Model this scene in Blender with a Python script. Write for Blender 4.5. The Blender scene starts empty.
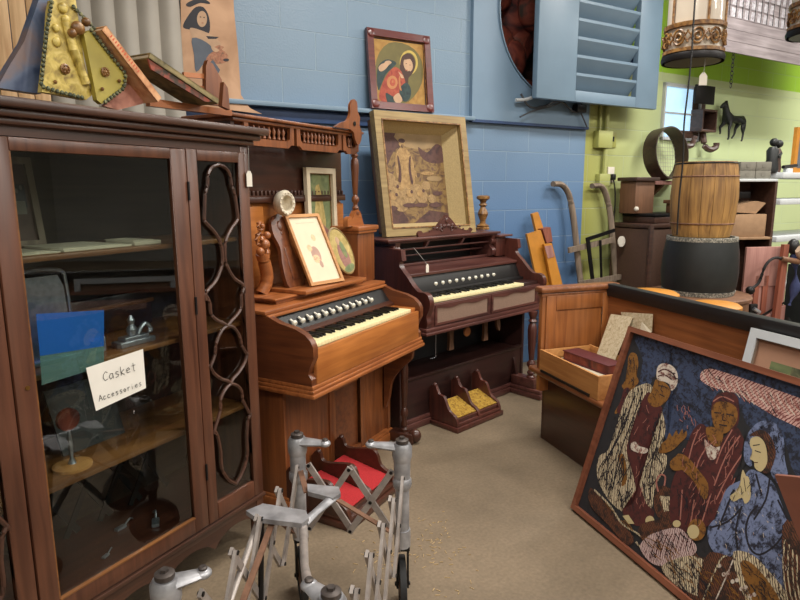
import bpy, bmesh, math, random
from math import sin, cos, pi, radians, sqrt, atan2
from mathutils import Vector, Matrix
random.seed(7)
COL = bpy.context.scene.collection
V3 = Vector
# ------------------------------------------------------------------ camera maths
FPX, PITCH, ROLL, CH = 610.0, radians(10.2), radians(0.2), 1.4
def ray(x, y):
    a, b = x-400, y-300
    a, b = a*cos(ROLL)-b*sin(ROLL), a*sin(ROLL)+b*cos(ROLL)
    v = (a/FPX, 1.0, -b/FPX)
    return V3((v[0], v[1]*cos(PITCH)+v[2]*sin(PITCH), -v[1]*sin(PITCH)+v[2]*cos(PITCH)))
CAM = V3((0, 0, CH))
def atz(x, y, z):
    r = ray(x, y); return CAM + r*((z-CH)/r.z)
def aty(x, y, d):
    r = ray(x, y); return CAM + r*(d/r.y)
class Fr:                       # a place in the room: X along its front, Y backwards, Z up
    def __init__(s, x, y, az):
        a = radians(az); s.P = V3((x, y, 0)); s.U = V3((sin(a), cos(a), 0)); s.V = V3((-cos(a), sin(a), 0)); s.rz = pi/2-a
    def Y(s, x, y, Y):
        r = ray(x, y); o = s.P+s.V*Y; w = CAM + r*((o-CAM).dot(s.V)/r.dot(s.V))
        return ((w-s.P).dot(s.U), w.z)
    def w(s, X, Y, Z): return s.P + s.U*X + s.V*Y + V3((0, 0, Z))
C = Fr(-.552, 2.277, 28.8); O1 = Fr(-.35, 2.38, 28.8); O2 = Fr(.145, 3.348, 46); W = Fr(.62, 4.62, 59); P = Fr(.713, 3.22, -18.5)
# ------------------------------------------------------------------ materials
def lin(c):
    return tuple((v/255/12.92 if v/255 <= .04045 else ((v/255+.055)/1.055)**2.4) for v in c)+(1,)
def base(name):
    m = bpy.data.materials.new(name); m.use_nodes = True
    nt = m.node_tree; return m, nt, nt.nodes['Principled BSDF'], nt.nodes, nt.links
def plain(name, c, rough=.5, metal=0, var=.12, scale=18, bump=0, emit=0, coat=0):
    m, nt, b, N, L = base(name)
    tc = N.new('ShaderNodeTexCoord'); n = N.new('ShaderNodeTexNoise'); n.inputs['Scale'].default_value = scale; n.inputs['Detail'].default_value = 6
    L.new(tc.outputs['Object'], n.inputs['Vector'])
    r = N.new('ShaderNodeValToRGB'); cl = lin(c)
    r.color_ramp.elements[0].position = .3; r.color_ramp.elements[1].position = .7
    r.color_ramp.elements[0].color = tuple(v*(1-var) for v in cl[:3])+(1,); r.color_ramp.elements[1].color = tuple(min(1, v*(1+var)) for v in cl[:3])+(1,)
    L.new(n.outputs['Fac'], r.inputs[0]); L.new(r.outputs[0], b.inputs['Base Color'])
    b.inputs['Roughness'].default_value = rough; b.inputs['Metallic'].default_value = metal; b.inputs['Coat Weight'].default_value = coat
    if bump:
        bp = N.new('ShaderNodeBump'); bp.inputs['Strength'].default_value = bump; bp.inputs['Distance'].default_value = .004
        L.new(n.outputs['Fac'], bp.inputs['Height']); L.new(bp.outputs[0], b.inputs['Normal'])
    if emit: b.inputs['Emission Color'].default_value = cl; b.inputs['Emission Strength'].default_value = emit
    return m
def wood(name, c1, c2, ax='x', rough=.38, scale=1.0, coat=.25, bump=.12):
    m, nt, b, N, L = base(name)
    tc = N.new('ShaderNodeTexCoord'); mp = N.new('ShaderNodeMapping'); L.new(tc.outputs['Object'], mp.inputs[0])
    s = [26*scale]*3; s['xyz'.index(ax)] = 1.6*scale; mp.inputs['Scale'].default_value = s
    n = N.new('ShaderNodeTexNoise'); n.inputs['Scale'].default_value = 1.6; n.inputs['Detail'].default_value = 8; n.inputs['Distortion'].default_value = .6
    L.new(mp.outputs[0], n.inputs['Vector'])
    n2 = N.new('ShaderNodeTexNoise'); n2.inputs['Scale'].default_value = 3.0; L.new(tc.outputs['Object'], n2.inputs['Vector'])
    mx = N.new('ShaderNodeMath'); mx.operation = 'MULTIPLY_ADD'; mx.inputs[1].default_value = .45; L.new(n2.outputs['Fac'], mx.inputs[0]); 
    m2 = N.new('ShaderNodeMath'); m2.operation = 'MULTIPLY'; m2.inputs[1].default_value = .6; L.new(n.outputs['Fac'], m2.inputs[0]); L.new(m2.outputs[0], mx.inputs[2])
    r = N.new('ShaderNodeValToRGB'); r.color_ramp.elements[0].position = .36; r.color_ramp.elements[1].position = .68
    r.color_ramp.elements[0].color = lin(c1); r.color_ramp.elements[1].color = lin(c2)
    L.new(mx.outputs[0], r.inputs[0]); L.new(r.outputs[0], b.inputs['Base Color'])
    b.inputs['Roughness'].default_value = rough; b.inputs['Coat Weight'].default_value = coat; b.inputs['Coat Roughness'].default_value = .25
    bp = N.new('ShaderNodeBump'); bp.inputs['Strength'].default_value = bump; bp.inputs['Distance'].default_value = .002
    L.new(n.outputs['Fac'], bp.inputs['Height']); L.new(bp.outputs[0], b.inputs['Normal'])
    return m
def crackle(name, c, c2=(28, 22, 24), scale=60, amt=.35, stripes=0, rough=.75, ang=0):
    """batik cloth colour broken by a fine dark crackle; stripes adds wavy wax lines"""
    m, nt, b, N, L = base(name)
    tc = N.new('ShaderNodeTexCoord'); n = N.new('ShaderNodeTexNoise'); n.inputs['Scale'].default_value = scale; n.inputs['Detail'].default_value = 5; n.inputs['Roughness'].default_value = .7
    L.new(tc.outputs['Object'], n.inputs['Vector'])
    r = N.new('ShaderNodeValToRGB'); r.color_ramp.elements[0].position = amt; r.color_ramp.elements[1].position = amt+.14
    r.color_ramp.elements[0].color = lin(c2); r.color_ramp.elements[1].color = lin(c)
    L.new(n.outputs['Fac'], r.inputs[0]); out = r.outputs[0]
    if stripes:
        mp = N.new('ShaderNodeMapping'); mp.inputs['Rotation'].default_value = (0, ang, 0); L.new(tc.outputs['Object'], mp.inputs[0])
        w = N.new('ShaderNodeTexWave'); w.wave_type = 'BANDS'; w.bands_direction = 'X'; w.inputs['Scale'].default_value = stripes; w.inputs['Distortion'].default_value = 5; w.inputs['Detail'].default_value = 2; w.inputs['Detail Scale'].default_value = 1.5
        L.new(mp.outputs[0], w.inputs['Vector'])
        r2 = N.new('ShaderNodeValToRGB'); r2.color_ramp.elements[0].position = .18; r2.color_ramp.elements[1].position = .34
        L.new(w.outputs['Fac'], r2.inputs[0])
        mi = N.new('ShaderNodeMix'); mi.data_type = 'RGBA'; L.new(r2.outputs[0], mi.inputs[0]); mi.inputs[6].default_value = lin(c2); L.new(out, mi.inputs[7]); out = mi.outputs[2]
    L.new(out, b.inputs['Base Color']); b.inputs['Roughness'].default_value = rough
    return m
def mottle(name, cols, scale=30, rough=.7, dist=.8):
    m, nt, b, N, L = base(name)
    tc = N.new('ShaderNodeTexCoord'); n = N.new('ShaderNodeTexNoise'); n.inputs['Scale'].default_value = scale; n.inputs['Detail'].default_value = 7; n.inputs['Distortion'].default_value = dist
    L.new(tc.outputs['Object'], n.inputs['Vector'])
    r = N.new('ShaderNodeValToRGB'); e = r.color_ramp.elements
    k = len(cols)
    for i, c in enumerate(cols):
        p = .3+.4*i/(k-1)
        if i == 0: el = e[0]; el.position = p
        elif i == k-1: el = e[-1]; el.position = p
        else: el = e.new(p)
        el.color = lin(c)
    L.new(n.outputs['Fac'], r.inputs[0]); L.new(r.outputs[0], b.inputs['Base Color']); b.inputs['Roughness'].default_value = rough
    return m
def glass_mat(name, tint=(235, 240, 238), refl=1.0):
    m = bpy.data.materials.new(name); m.use_nodes = True; nt = m.node_tree; N = nt.nodes; L = nt.links; N.clear()
    o = N.new('ShaderNodeOutputMaterial'); t = N.new('ShaderNodeBsdfTransparent'); g = N.new('ShaderNodeBsdfGlossy'); f = N.new('ShaderNodeFresnel'); mx = N.new('ShaderNodeMixShader')
    t.inputs[0].default_value = lin(tint); g.inputs['Roughness'].default_value = .015; f.inputs[0].default_value = 1.75
    gm = N.new('ShaderNodeNewGeometry'); iv = N.new('ShaderNodeMath'); iv.operation = 'SUBTRACT'; iv.inputs[0].default_value = 1; L.new(gm.outputs['Backfacing'], iv.inputs[1]); mu = N.new('ShaderNodeMath'); mu.operation = 'MULTIPLY'; L.new(f.outputs[0], mu.inputs[0]); L.new(iv.outputs[0], mu.inputs[1]); L.new(mu.outputs[0], mx.inputs[0]); L.new(t.outputs[0], mx.inputs[1]); L.new(g.outputs[0], mx.inputs[2]); L.new(mx.outputs[0], o.inputs[0])
    return m
def blocks(name, kind):
    """painted concrete block: mortar joints from Object coordinates in the wall's own frame"""
    m, nt, b, N, L = base(name)
    tc = N.new('ShaderNodeTexCoord'); sp = N.new('ShaderNodeSeparateXYZ'); L.new(tc.outputs['Object'], sp.inputs[0])
    def math(op, a, bb=None, c=None):
        n = N.new('ShaderNodeMath'); n.operation = op
        for i, v in enumerate((a, bb, c)):
            if v is None: continue
            if isinstance(v, (int, float)): n.inputs[i].default_value = v
            else: L.new(v, n.inputs[i])
        return n.outputs[0]
    cb = N.new('ShaderNodeCombineXYZ'); L.new(sp.outputs[0], cb.inputs[0])
    z = math('ADD', sp.outputs[2], .295); L.new(z, cb.inputs[1])
    br = N.new('ShaderNodeTexBrick'); br.inputs['Scale'].default_value = 1; br.inputs['Brick Width'].default_value = .44; br.inputs['Row Height'].default_value = .22
    br.inputs['Mortar Size'].default_value = .0035; br.inputs['Mortar Smooth'].default_value = .4
    L.new(cb.outputs[0], br.inputs['Vector'])
    br.inputs['Color1'].default_value = (0, 0, 0, 1); br.inputs['Color2'].default_value = (0, 0, 0, 1); br.inputs['Mortar'].default_value = (1, 1, 1, 1)
    n = N.new('ShaderNodeTexNoise'); n.inputs['Scale'].default_value = 1.3; n.inputs['Detail'].default_value = 4; L.new(tc.outputs['Object'], n.inputs['Vector'])
    nf = N.new('ShaderNodeTexNoise'); nf.inputs['Scale'].default_value = 90; nf.inputs['Detail'].default_value = 4; L.new(tc.outputs['Object'], nf.inputs['Vector'])
    def mixc(f, a, c):
        mi = N.new('ShaderNodeMix'); mi.data_type = 'RGBA'
        if isinstance(f, (int, float)): mi.inputs[0].default_value = f
        else: L.new(f, mi.inputs[0])
        for i, v in ((6, a), (7, c)):
            if isinstance(v, tuple): mi.inputs[i].default_value = v
            else: L.new(v, mi.inputs[i])
        return mi.outputs[2]
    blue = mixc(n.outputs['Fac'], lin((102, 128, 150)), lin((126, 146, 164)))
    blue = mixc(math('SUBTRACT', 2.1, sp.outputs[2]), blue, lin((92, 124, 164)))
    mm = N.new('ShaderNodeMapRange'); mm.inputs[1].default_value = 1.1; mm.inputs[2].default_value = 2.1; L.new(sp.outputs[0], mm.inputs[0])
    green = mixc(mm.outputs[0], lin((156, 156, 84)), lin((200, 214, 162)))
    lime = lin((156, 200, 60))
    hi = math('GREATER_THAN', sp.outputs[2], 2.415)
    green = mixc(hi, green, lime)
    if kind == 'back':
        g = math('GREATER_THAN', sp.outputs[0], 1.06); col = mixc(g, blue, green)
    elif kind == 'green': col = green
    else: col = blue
    col = mixc(math('MULTIPLY', br.outputs['Fac'], .22), col, lin((190, 205, 210)))
    L.new(col, b.inputs['Base Color']); b.inputs['Roughness'].default_value = .42
    h = math('MULTIPLY_ADD', br.outputs['Fac'], -1.0, math('MULTIPLY', nf.outputs['Fac'], .35))
    bp = N.new('ShaderNodeBump'); bp.inputs['Strength'].default_value = .6; bp.inputs['Distance'].default_value = .006; L.new(h, bp.inputs['Height']); L.new(bp.outputs[0], b.inputs['Normal'])
    return m
M = {}
M['cab'] = wood('cabinet_mahogany', (68, 38, 26), (104, 64, 45), 'z'); M['cabx'] = wood('cabinet_mahogany_rail', (54, 33, 25), (86, 55, 41), 'x')
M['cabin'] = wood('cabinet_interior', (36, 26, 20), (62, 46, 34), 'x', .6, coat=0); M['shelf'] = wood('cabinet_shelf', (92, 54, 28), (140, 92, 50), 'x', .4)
M['o1x'] = wood('oak_horizontal', (122, 66, 32), (172, 104, 56), 'x'); M['o1z'] = wood('oak_vertical', (88, 46, 24), (138, 80, 42), 'z'); M['o1y'] = wood('oak_side', (80, 40, 22), (122, 68, 36), 'y')
M['o1light'] = wood('oak_key_slip', (140, 78, 36), (186, 116, 56), 'x', .35); M['o1dark'] = wood('oak_dark', (48, 24, 16), (76, 40, 26), 'x')
M['o2x'] = wood('walnut_horizontal', (58, 30, 28), (98, 58, 50), 'x'); M['o2z'] = wood('walnut_vertical', (54, 26, 22), (92, 48, 38), 'z'); M['o2d'] = wood('walnut_dark', (34, 18, 16), (58, 32, 28), 'x')
M['black'] = plain('ebonised_black', (22, 20, 20), .4); M['ivory'] = plain('aged_ivory', (226, 214, 166), .3, var=.06); M['ebony'] = plain('ebony_key', (14, 13, 13), .3)
M['knob'] = plain('stop_face', (225, 220, 205), .35); M['brass'] = plain('old_brass', (150, 112, 58), .35, .9); M['iron'] = plain('dark_iron', (40, 38, 38), .45, .7)
M['alu'] = plain('cast_aluminium', (166, 165, 168), .42, .55, .35, 22, .2); M['alubar'] = plain('truck_bar_metal', (168, 158, 152), .45, .5, .22, 30); M['rust'] = plain('rusty_bar', (120, 86, 66), .7, .2, .3, 40)
M['rubber'] = plain('black_rubber', (26, 25, 25), .7); M['red'] = plain('red_carpet', (164, 30, 34), .9, bump=.4, scale=160); M['yellowc'] = mottle('yellow_floral_carpet', [(96, 66, 24), (160, 122, 40), (180, 146, 62)], 60, .95)
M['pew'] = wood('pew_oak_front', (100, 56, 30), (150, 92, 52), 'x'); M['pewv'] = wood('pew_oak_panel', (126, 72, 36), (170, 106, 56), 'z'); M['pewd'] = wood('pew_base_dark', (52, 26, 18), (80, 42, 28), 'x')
M['pine'] = wood('pine_box', (160, 106, 56), (194, 140, 82), 'x', .55, coat=0); M['maroon'] = plain('maroon_cloth_board', (84, 30, 32), .6, bump=.1); M['paper'] = plain('aged_paper', (196, 184, 160), .8, var=.05)
M['blackrail'] = plain('black_rail', (14, 14, 16), .5); M['frame_red'] = wood('batik_frame_wood', (98, 54, 38), (136, 82, 60), 'x', .4)
M['floor'] = None
M['glass'] = glass_mat('window_glass')
M['bluepanel'] = plain('blue_painted_board', (112, 136, 158), .45, var=.08, scale=3, bump=.1); M['bluelouver'] = plain('pale_blue_paint', (110, 132, 150), .4, var=.05, scale=5)
M['navy'] = plain('dark_navy', (44, 66, 104), .5); M['gold'] = wood('weathered_gilt', (118, 94, 56), (160, 136, 88), 'x', .5, coat=0); M['linen'] = plain('linen_liner', (172, 150, 106), .8, bump=.15, scale=120)
M['ochre'] = plain('ochre_painted_wood', (184, 122, 40), .5, var=.1); M['greyw'] = wood('weathered_grey_wood', (96, 82, 70), (146, 128, 110), 'z', .8, coat=0)
M['lath'] = wood('lath_boards', (104, 94, 96), (150, 140, 142), 'x', .8, coat=0); M['whitepaint'] = plain('white_paint', (226, 226, 228), .6)
M['barrel'] = wood('barrel_staves', (104, 72, 38), (182, 138, 76), 'z', .6, 1.0, 0); M['barrelblk'] = plain('black_barrel_paint', (24, 27, 27), .5, var=.2); M['chip'] = mottle('chipped_paint', [(40, 44, 44), (120, 118, 108), (200, 194, 180)], 90)
M['trunk'] = plain('brown_leatherette', (80, 56, 44), .6, bump=.2, scale=60); M['darkbrown'] = wood('dark_brown_wood', (48, 30, 24), (82, 54, 42), 'x', .5)
M['midbrown'] = wood('mid_brown_wood', (88, 60, 42), (128, 90, 64), 'z', .6, coat=0); M['cardboard'] = plain('cardboard', (154, 122, 92), .85); M['card_grey'] = plain('grey_storage_box', (112, 108, 98), .8)
M['pinkw'] = wood('worn_pink_paint', (136, 92, 84), (176, 130, 120), 'z', .8, coat=0); M['redw'] = wood('red_brown_post', (112, 58, 42), (150, 84, 62), 'z', .6)
M['denim'] = plain('blue_denim', (52, 60, 96), .9, bump=.3, scale=60); M['sack'] = plain('beige_cloth', (190, 164, 140), .9, bump=.3); M['white'] = plain('white_gloss', (196, 200, 202), .5, var=.04)
M['shade'] = plain('lamp_glass_white', (196, 182, 164), .3, var=.04, coat=.4); M['antique'] = mottle('antique_gold', [(70, 42, 20), (128, 88, 44), (164, 124, 70)], 40, .4)
M['tag'] = plain('white_tag_card', (214, 206, 192), .8, var=.03); M['string'] = plain('grey_string', (150, 146, 140), .9); M['cable'] = plain('grey_cable', (72, 74, 78), .5)
M['pewter'] = plain('silver_plate', (178, 180, 188), .3, .85, .2, 50, .3); M['ceil'] = plain('ceiling_white', (205, 203, 198), .8); M['redjunk'] = mottle('dark_red_clutter', [(30, 14, 12), (96, 36, 26), (132, 60, 42), (60, 44, 34)], 5, .7, 2)
# ------------------------------------------------------------------ geometry
class G:
    def __init__(s): s.bm = bmesh.new(); s.mi = 0; s.T = Matrix.Identity(4)
    def _new(s, vs, fs):
        bv = [s.bm.verts.new(s.T @ V3(v)) for v in vs]; out = []
        for f in fs:
            try:
                fc = s.bm.faces.new([bv[i] for i in f]); fc.material_index = s.mi; out.append(fc)
            except ValueError: pass
        return bv, out
    def box(s, x0, x1, y0, y1, z0, z1, b=0.0):
        vs = [(x, y, z) for x in (x0, x1) for y in (y0, y1) for z in (z0, z1)]
        bv, fs = s._new(vs, [(0, 1, 3, 2), (4, 6, 7, 5), (0, 4, 5, 1), (2, 3, 7, 6), (0, 2, 6, 4), (1, 5, 7, 3)])
        if b > 0:
            b = min(b, .45*min(abs(x1-x0), abs(y1-y0), abs(z1-z0)))
            es = list({e for f in fs for e in f.edges})
            r = bmesh.ops.bevel(s.bm, geom=es, offset=b, segments=2, profile=.5, affect='EDGES')
            for f in r['faces']: f.material_index = s.mi
        return s
    def prism(s, pts, ax, a0, a1):
        n = len(pts)
        def mk(p, a): return {'x': (a, p[0], p[1]), 'y': (p[0], a, p[1]), 'z': (p[0], p[1], a)}[ax]
        s._new([mk(p, a0) for p in pts]+[mk(p, a1) for p in pts],
               [tuple(range(n)), tuple(range(2*n-1, n-1, -1))]+[(i, (i+1) % n, n+(i+1) % n, n+i) for i in range(n)])
        return s
    def lathe(s, prof, x=0, y=0, n=20, cap=True):
        k = len(prof); vs = []; fs = []
        for i in range(n):
            a = 2*pi*i/n
            for r, z in prof: vs.append((x+r*cos(a), y+r*sin(a), z))
        for i in range(n):
            j = (i+1) % n
            for q in range(k-1): fs.append((i*k+q, j*k+q, j*k+q+1, i*k+q+1))
        if cap:
            if prof[0][0] > 1e-5: fs.append(tuple(i*k for i in range(n))[::-1])
            if prof[-1][0] > 1e-5: fs.append(tuple(i*k+k-1 for i in range(n)))
        s._new(vs, fs); return s
    def tube(s, path, r, n=8, closed=False, flat=None):
        path = [V3(p) for p in path]; k = len(path); vs = []; fs = []
        up = V3((0, 0, 1))
        for i, p in enumerate(path):
            a = path[i-1] if (i > 0 or closed) else path[i]; b = path[(i+1) % k] if (i < k-1 or closed) else path[i]
            t = (b-a).normalized() if (b-a).length > 1e-9 else V3((1, 0, 0))
            s1 = t.cross(up if abs(t.z) < .95 else V3((0, 1, 0))).normalized(); s2 = s1.cross(t)
            rr = r[i] if isinstance(r, (list, tuple)) else r
            for j in range(n):
                q = 2*pi*j/n; vs.append(p + s1*cos(q)*rr + s2*sin(q)*rr*(flat or 1))
        m = k if closed else k-1
        for i in range(m):
            ii = (i+1) % k
            for j in range(n): fs.append((i*n+j, i*n+(j+1) % n, ii*n+(j+1) % n, ii*n+j))
        if not closed: fs += [tuple(range(n))[::-1], tuple((k-1)*n+j for j in range(n))]
        s._new(vs, fs); return s
    def bar(s, a, b, w, t, nrm=(0, 1, 0)):
        """flat bar from a to b, width w, thickness t measured along nrm"""
        a, b, nn = V3(a), V3(b), V3(nrm).normalized(); d = (b-a).normalized(); nn = (nn-d*nn.dot(d)).normalized(); q = d.cross(nn)
        vs = [p+q*(w/2)*i+nn*(t/2)*j for p in (a-d*w*.3, b+d*w*.3) for i, j in ((-1, -1), (1, -1), (1, 1), (-1, 1))]
        s._new(vs, [(0, 1, 2, 3), (7, 6, 5, 4), (0, 4, 5, 1), (1, 5, 6, 2), (2, 6, 7, 3), (3, 7, 4, 0)]); return s
    def ball(s, c, r, n=12, sc=(1, 1, 1)):
        c = V3(c); old = s.T
        s.T = s.T @ Matrix.Translation(c) @ Matrix.Diagonal((sc[0], sc[1], sc[2], 1))
        s.lathe([(r*sin(pi*i/8), -r*cos(pi*i/8)) for i in range(9)], n=n, cap=False); s.T = old; return s
    def holed(s, x0, x1, z0, z1, cx, cz, r, y0, y1):
        """wall panel with a round hole"""
        angs = sorted([2*pi*i/48 for i in range(48)] + [atan2(z-cz, x-cx) % (2*pi) for x in (x0, x1) for z in (z0, z1)])
        vs = []
        for a in angs:
            dx, dz = cos(a), sin(a)
            t = min([(x1-cx)/dx if dx > 1e-9 else 1e9, (x0-cx)/dx if dx < -1e-9 else 1e9, (z1-cz)/dz if dz > 1e-9 else 1e9, (z0-cz)/dz if dz < -1e-9 else 1e9])
            for y in (y0, y1): vs += [(cx+r*dx, y, cz+r*dz), (cx+t*dx, y, cz+t*dz)]
        n = len(angs); fs = []
        for i in range(n):
            j = (i+1) % n; a, b = 4*i, 4*j
            fs += [(a, a+1, b+1, b), (a+2, b+2, b+3, a+3), (a, b, b+2, a+2), (a+1, a+3, b+3, b+1)]
        s._new(vs, fs); return s
def obj(name, g, mats, parent=None, smooth=40):
    me = bpy.data.meshes.new(name); bm = g.bm
    bmesh.ops.remove_doubles(bm, verts=bm.verts, dist=1e-6)
    bmesh.ops.recalc_face_normals(bm, faces=bm.faces)
    bm.to_mesh(me); bm.free()
    for m in (mats if isinstance(mats, (list, tuple)) else [mats]): me.materials.append(M[m] if isinstance(m, str) else m)
    for p in me.polygons: p.use_smooth = True
    me.set_sharp_from_angle(angle=radians(smooth))
    o = bpy.data.objects.new(name, me); COL.objects.link(o)
    if parent: o.parent = parent
    return o
def tag(o, label=None, cat=None, group=None, kind=None):
    for k, v in (('label', label), ('category', cat), ('group', group), ('kind', kind)):
        if v: o[k] = v
    return o
def empty(name, mat, label, cat, group=None):
    o = bpy.data.objects.new(name, None); COL.objects.link(o); o.empty_display_size = .05
    if isinstance(mat, Matrix): o.matrix_world = mat
    else: o.location = mat
    return tag(o, label, cat, group)
def frm(F, X=0, Y=0, Z=0, rz=0): return Matrix.Translation(F.w(X, Y, Z)) @ Matrix.Rotation(F.rz+rz, 4, 'Z')
def share(proto, parent, loc=(0, 0, 0), label=None):
    c = proto.copy(); COL.objects.link(c); c.parent = parent; c.location = loc
    if label: c['label'] = label
    return c
def dup(root, label=None):
    r = root.copy(); COL.objects.link(r)
    if label: r['label'] = label
    for ch in list(root.children):
        c = ch.copy(); COL.objects.link(c); c.parent = r
        for q in list(ch.children):
            d = q.copy(); COL.objects.link(d); d.parent = c
    return r
def smoothpts(pts, k=4, closed=False):
    pts = [V3(p if len(p) == 3 else (p[0], p[1], 0)) for p in pts]; n = len(pts); out = []
    rng = n if closed else n-1
    for i in range(rng):
        p0 = pts[(i-1) % n] if (closed or i > 0) else pts[0]; p1 = pts[i]; p2 = pts[(i+1) % n]; p3 = pts[(i+2) % n] if (closed or i < n-2) else pts[-1]
        for j in range(k):
            t = j/k; out.append(.5*((2*p1)+(-p0+p2)*t+(2*p0-5*p1+4*p2-p3)*t*t+(-p0+3*p1-3*p2+p3)*t**3))
    if not closed: out.append(pts[-1])
    return out
# ------------------------------------------------------------------ flat pictures on a real plane
def plane3(BL, BR, TL):
    x = (BR-BL); w = x.length; x.normalize(); z = TL-BL; z -= x*z.dot(x); h = z.length; z.normalize(); y = z.cross(x)
    m = Matrix((x, y, z)).transposed().to_4x4(); m.translation = BL; return m, w, h
def mapper(m):
    o = m.translation; x, y, z = m.col[0].to_3d(), m.col[1].to_3d(), m.col[2].to_3d()
    def f(p):
        r = ray(*p); w = CAM + r*((o-CAM).dot(y)/r.dot(y)); return ((w-o).dot(x), (w-o).dot(z))
    return f
def lean(bl, br, tl, z0):
    """rectangle standing at height z0 whose corners are seen at these picture points"""
    BL, BR = atz(*bl, z0), atz(*br, z0); d = (BR-BL).normalized(); r = ray(*tl); TL = CAM + r*((BL-CAM).dot(d)/r.dot(d))
    return plane3(BL, BR, TL)
def onwall(F, Y, bl, br, tl):
    a = F.Y(*bl, Y); b = F.Y(*br, Y); c = F.Y(*tl, Y)
    BL = F.w(a[0], Y, a[1]); BR = F.w(b[0], Y, b[1]); TL = F.w(c[0], Y, c[1]); return plane3(BL, BR, TL)
def art(name, parent, f, y, shapes, mats, clip=None, soft=False):
    """one printed surface: thin layers of colour, points given in f's coordinates"""
    g = G()
    for i, sh_ in enumerate(shapes):
        mi, pts = sh_[0], sh_[1]; lay = sh_[2] if len(sh_) > 2 else i+1
        q = [f(p) for p in pts]
        if soft and 4 < len(q) < 40: q = [(v.x, v.y) for v in smoothpts(q, 3, True)]
        if clip: 
            q = [(min(max(a, clip[0]), clip[1]), min(max(b, clip[2]), clip[3])) for a, b in q]
            uq = []
            for p in q:
                if not uq or (abs(p[0]-uq[-1][0])+abs(p[1]-uq[-1][1])) > 1e-5: uq.append(p)
            q = uq
            if len(q) < 3: continue
        yy = y - .00012*lay
        vs, fs = g._new([(a, yy, b) for a, b in q], [tuple(range(len(q)))])
        for fc in fs: fc.material_index = mi
    bmesh.ops.triangulate(g.bm, faces=g.bm.faces)
    me = bpy.data.meshes.new(name)
    for fc in g.bm.faces:
        fc.normal_update()
        if fc.normal.y > 0: fc.normal_flip()
    g.bm.to_mesh(me); g.bm.free()
    for m in mats: me.materials.append(M[m] if isinstance(m, str) else m)
    o = bpy.data.objects.new(name, me); COL.objects.link(o); o.parent = parent; return o
def frame_g(w, h, fw, d, y0=0.0, b=.004):
    g = G()
    for a, bb, c, dd in ((0, w, 0, fw), (0, w, h-fw, h)): g.prism([(a, c), (bb, c), (bb-(fw if c == 0 else 0), dd), (a+(fw if c == 0 else 0), dd)] if c == 0 else [(a+fw, c), (bb-fw, c), (bb, dd), (a, dd)], 'y', y0-d, y0)
    g.prism([(0, 0), (fw, fw), (fw, h-fw), (0, h)], 'y', y0-d, y0); g.prism([(w, 0), (w, h), (w-fw, h-fw), (w-fw, fw)], 'y', y0-d, y0)
    return g
def rect(x0, x1, z0, z1): return [(x0, z0), (x1, z0), (x1, z1), (x0, z1)]
def ell(cx, cy, rx, ry, n=20, a0=0):
    return [(cx+rx*cos(2*pi*i/n)*cos(a0)-ry*sin(2*pi*i/n)*sin(a0), cy+rx*cos(2*pi*i/n)*sin(a0)+ry*sin(2*pi*i/n)*cos(a0)) for i in range(n)]
ident = lambda p: p
def stroke(pts, w):
    """thin stroke polygons between points"""
    out = []
    for a, b in zip(pts[:-1], pts[1:]):
        dx, dy = b[0]-a[0], b[1]-a[1]; l = sqrt(dx*dx+dy*dy) or 1; nx, ny = -dy/l*w/2, dx/l*w/2
        out.append([(a[0]+nx, a[1]+ny), (b[0]+nx, b[1]+ny), (b[0]-nx, b[1]-ny), (a[0]-nx, a[1]-ny)])
    return out
#PART2
# ================================================================== ROOM
ROOM = frm(W)
def structure(name, g, mats, T=ROOM):
    o = obj(name, g, mats); o.matrix_world = T; return tag(o, kind='structure')
RX0, RX1, RY0, RH = -5.0, 8.0, -7.5, 3.5
M['wall_b'] = blocks('painted_block_blue_and_green', 'back'); M['wall_g'] = blocks('painted_block_green', 'green'); M['wall_w'] = plain('off_white_painted_wall', (150, 148, 142), .6)
def floor_mat():
    m, nt, b, N, L = base('worn_concrete')
    tc = N.new('ShaderNodeTexCoord'); n1 = N.new('ShaderNodeTexNoise'); n1.inputs['Scale'].default_value = 1.6; n1.inputs['Detail'].default_value = 8; n1.inputs['Roughness'].default_value = .65
    n2 = N.new('ShaderNodeTexNoise'); n2.inputs['Scale'].default_value = 70; n2.inputs['Detail'].default_value = 4
    for n in (n1, n2): L.new(tc.outputs['Object'], n.inputs['Vector'])
    r = N.new('ShaderNodeValToRGB'); r.color_ramp.elements[0].position = .3; r.color_ramp.elements[1].position = .72
    r.color_ramp.elements[0].color = lin((101, 87, 69)); r.color_ramp.elements[1].color = lin((136, 118, 96))
    mi = N.new('ShaderNodeMix'); mi.data_type = 'RGBA'; mi.blend_type = 'OVERLAY'; mi.inputs[0].default_value = .35
    L.new(n1.outputs['Fac'], r.inputs[0]); L.new(r.outputs[0], mi.inputs[6]); L.new(n2.outputs['Fac'], mi.inputs[7]); L.new(mi.outputs[2], b.inputs['Base Color'])
    b.inputs['Roughness'].default_value = .6
    bp = N.new('ShaderNodeBump'); bp.inputs['Strength'].default_value = .25; bp.inputs['Distance'].default_value = .003; L.new(n2.outputs['Fac'], bp.inputs['Height']); L.new(bp.outputs[0], b.inputs['Normal'])
    return m
M['floor'] = floor_mat()
structure('floor', G().box(RX0, RX1, RY0, .0, -.1, 0), 'floor')
structure('ceiling', G().box(RX0, RX1, RY0, .0, RH, RH+.1), 'ceil')
HX, HZ, HR = .675, 2.69, .6
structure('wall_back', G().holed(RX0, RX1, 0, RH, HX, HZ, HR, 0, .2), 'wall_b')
structure('wall_left', G().box(RX0-.1, RX0, RY0, 0, 0, RH), 'wall_w'); structure('wall_right', G().box(RX1, RX1+.1, RY0, 0, 0, RH), 'wall_w'); structure('wall_front', G().box(RX0, RX1, RY0-.1, RY0, 0, RH), 'wall_w')
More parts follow.
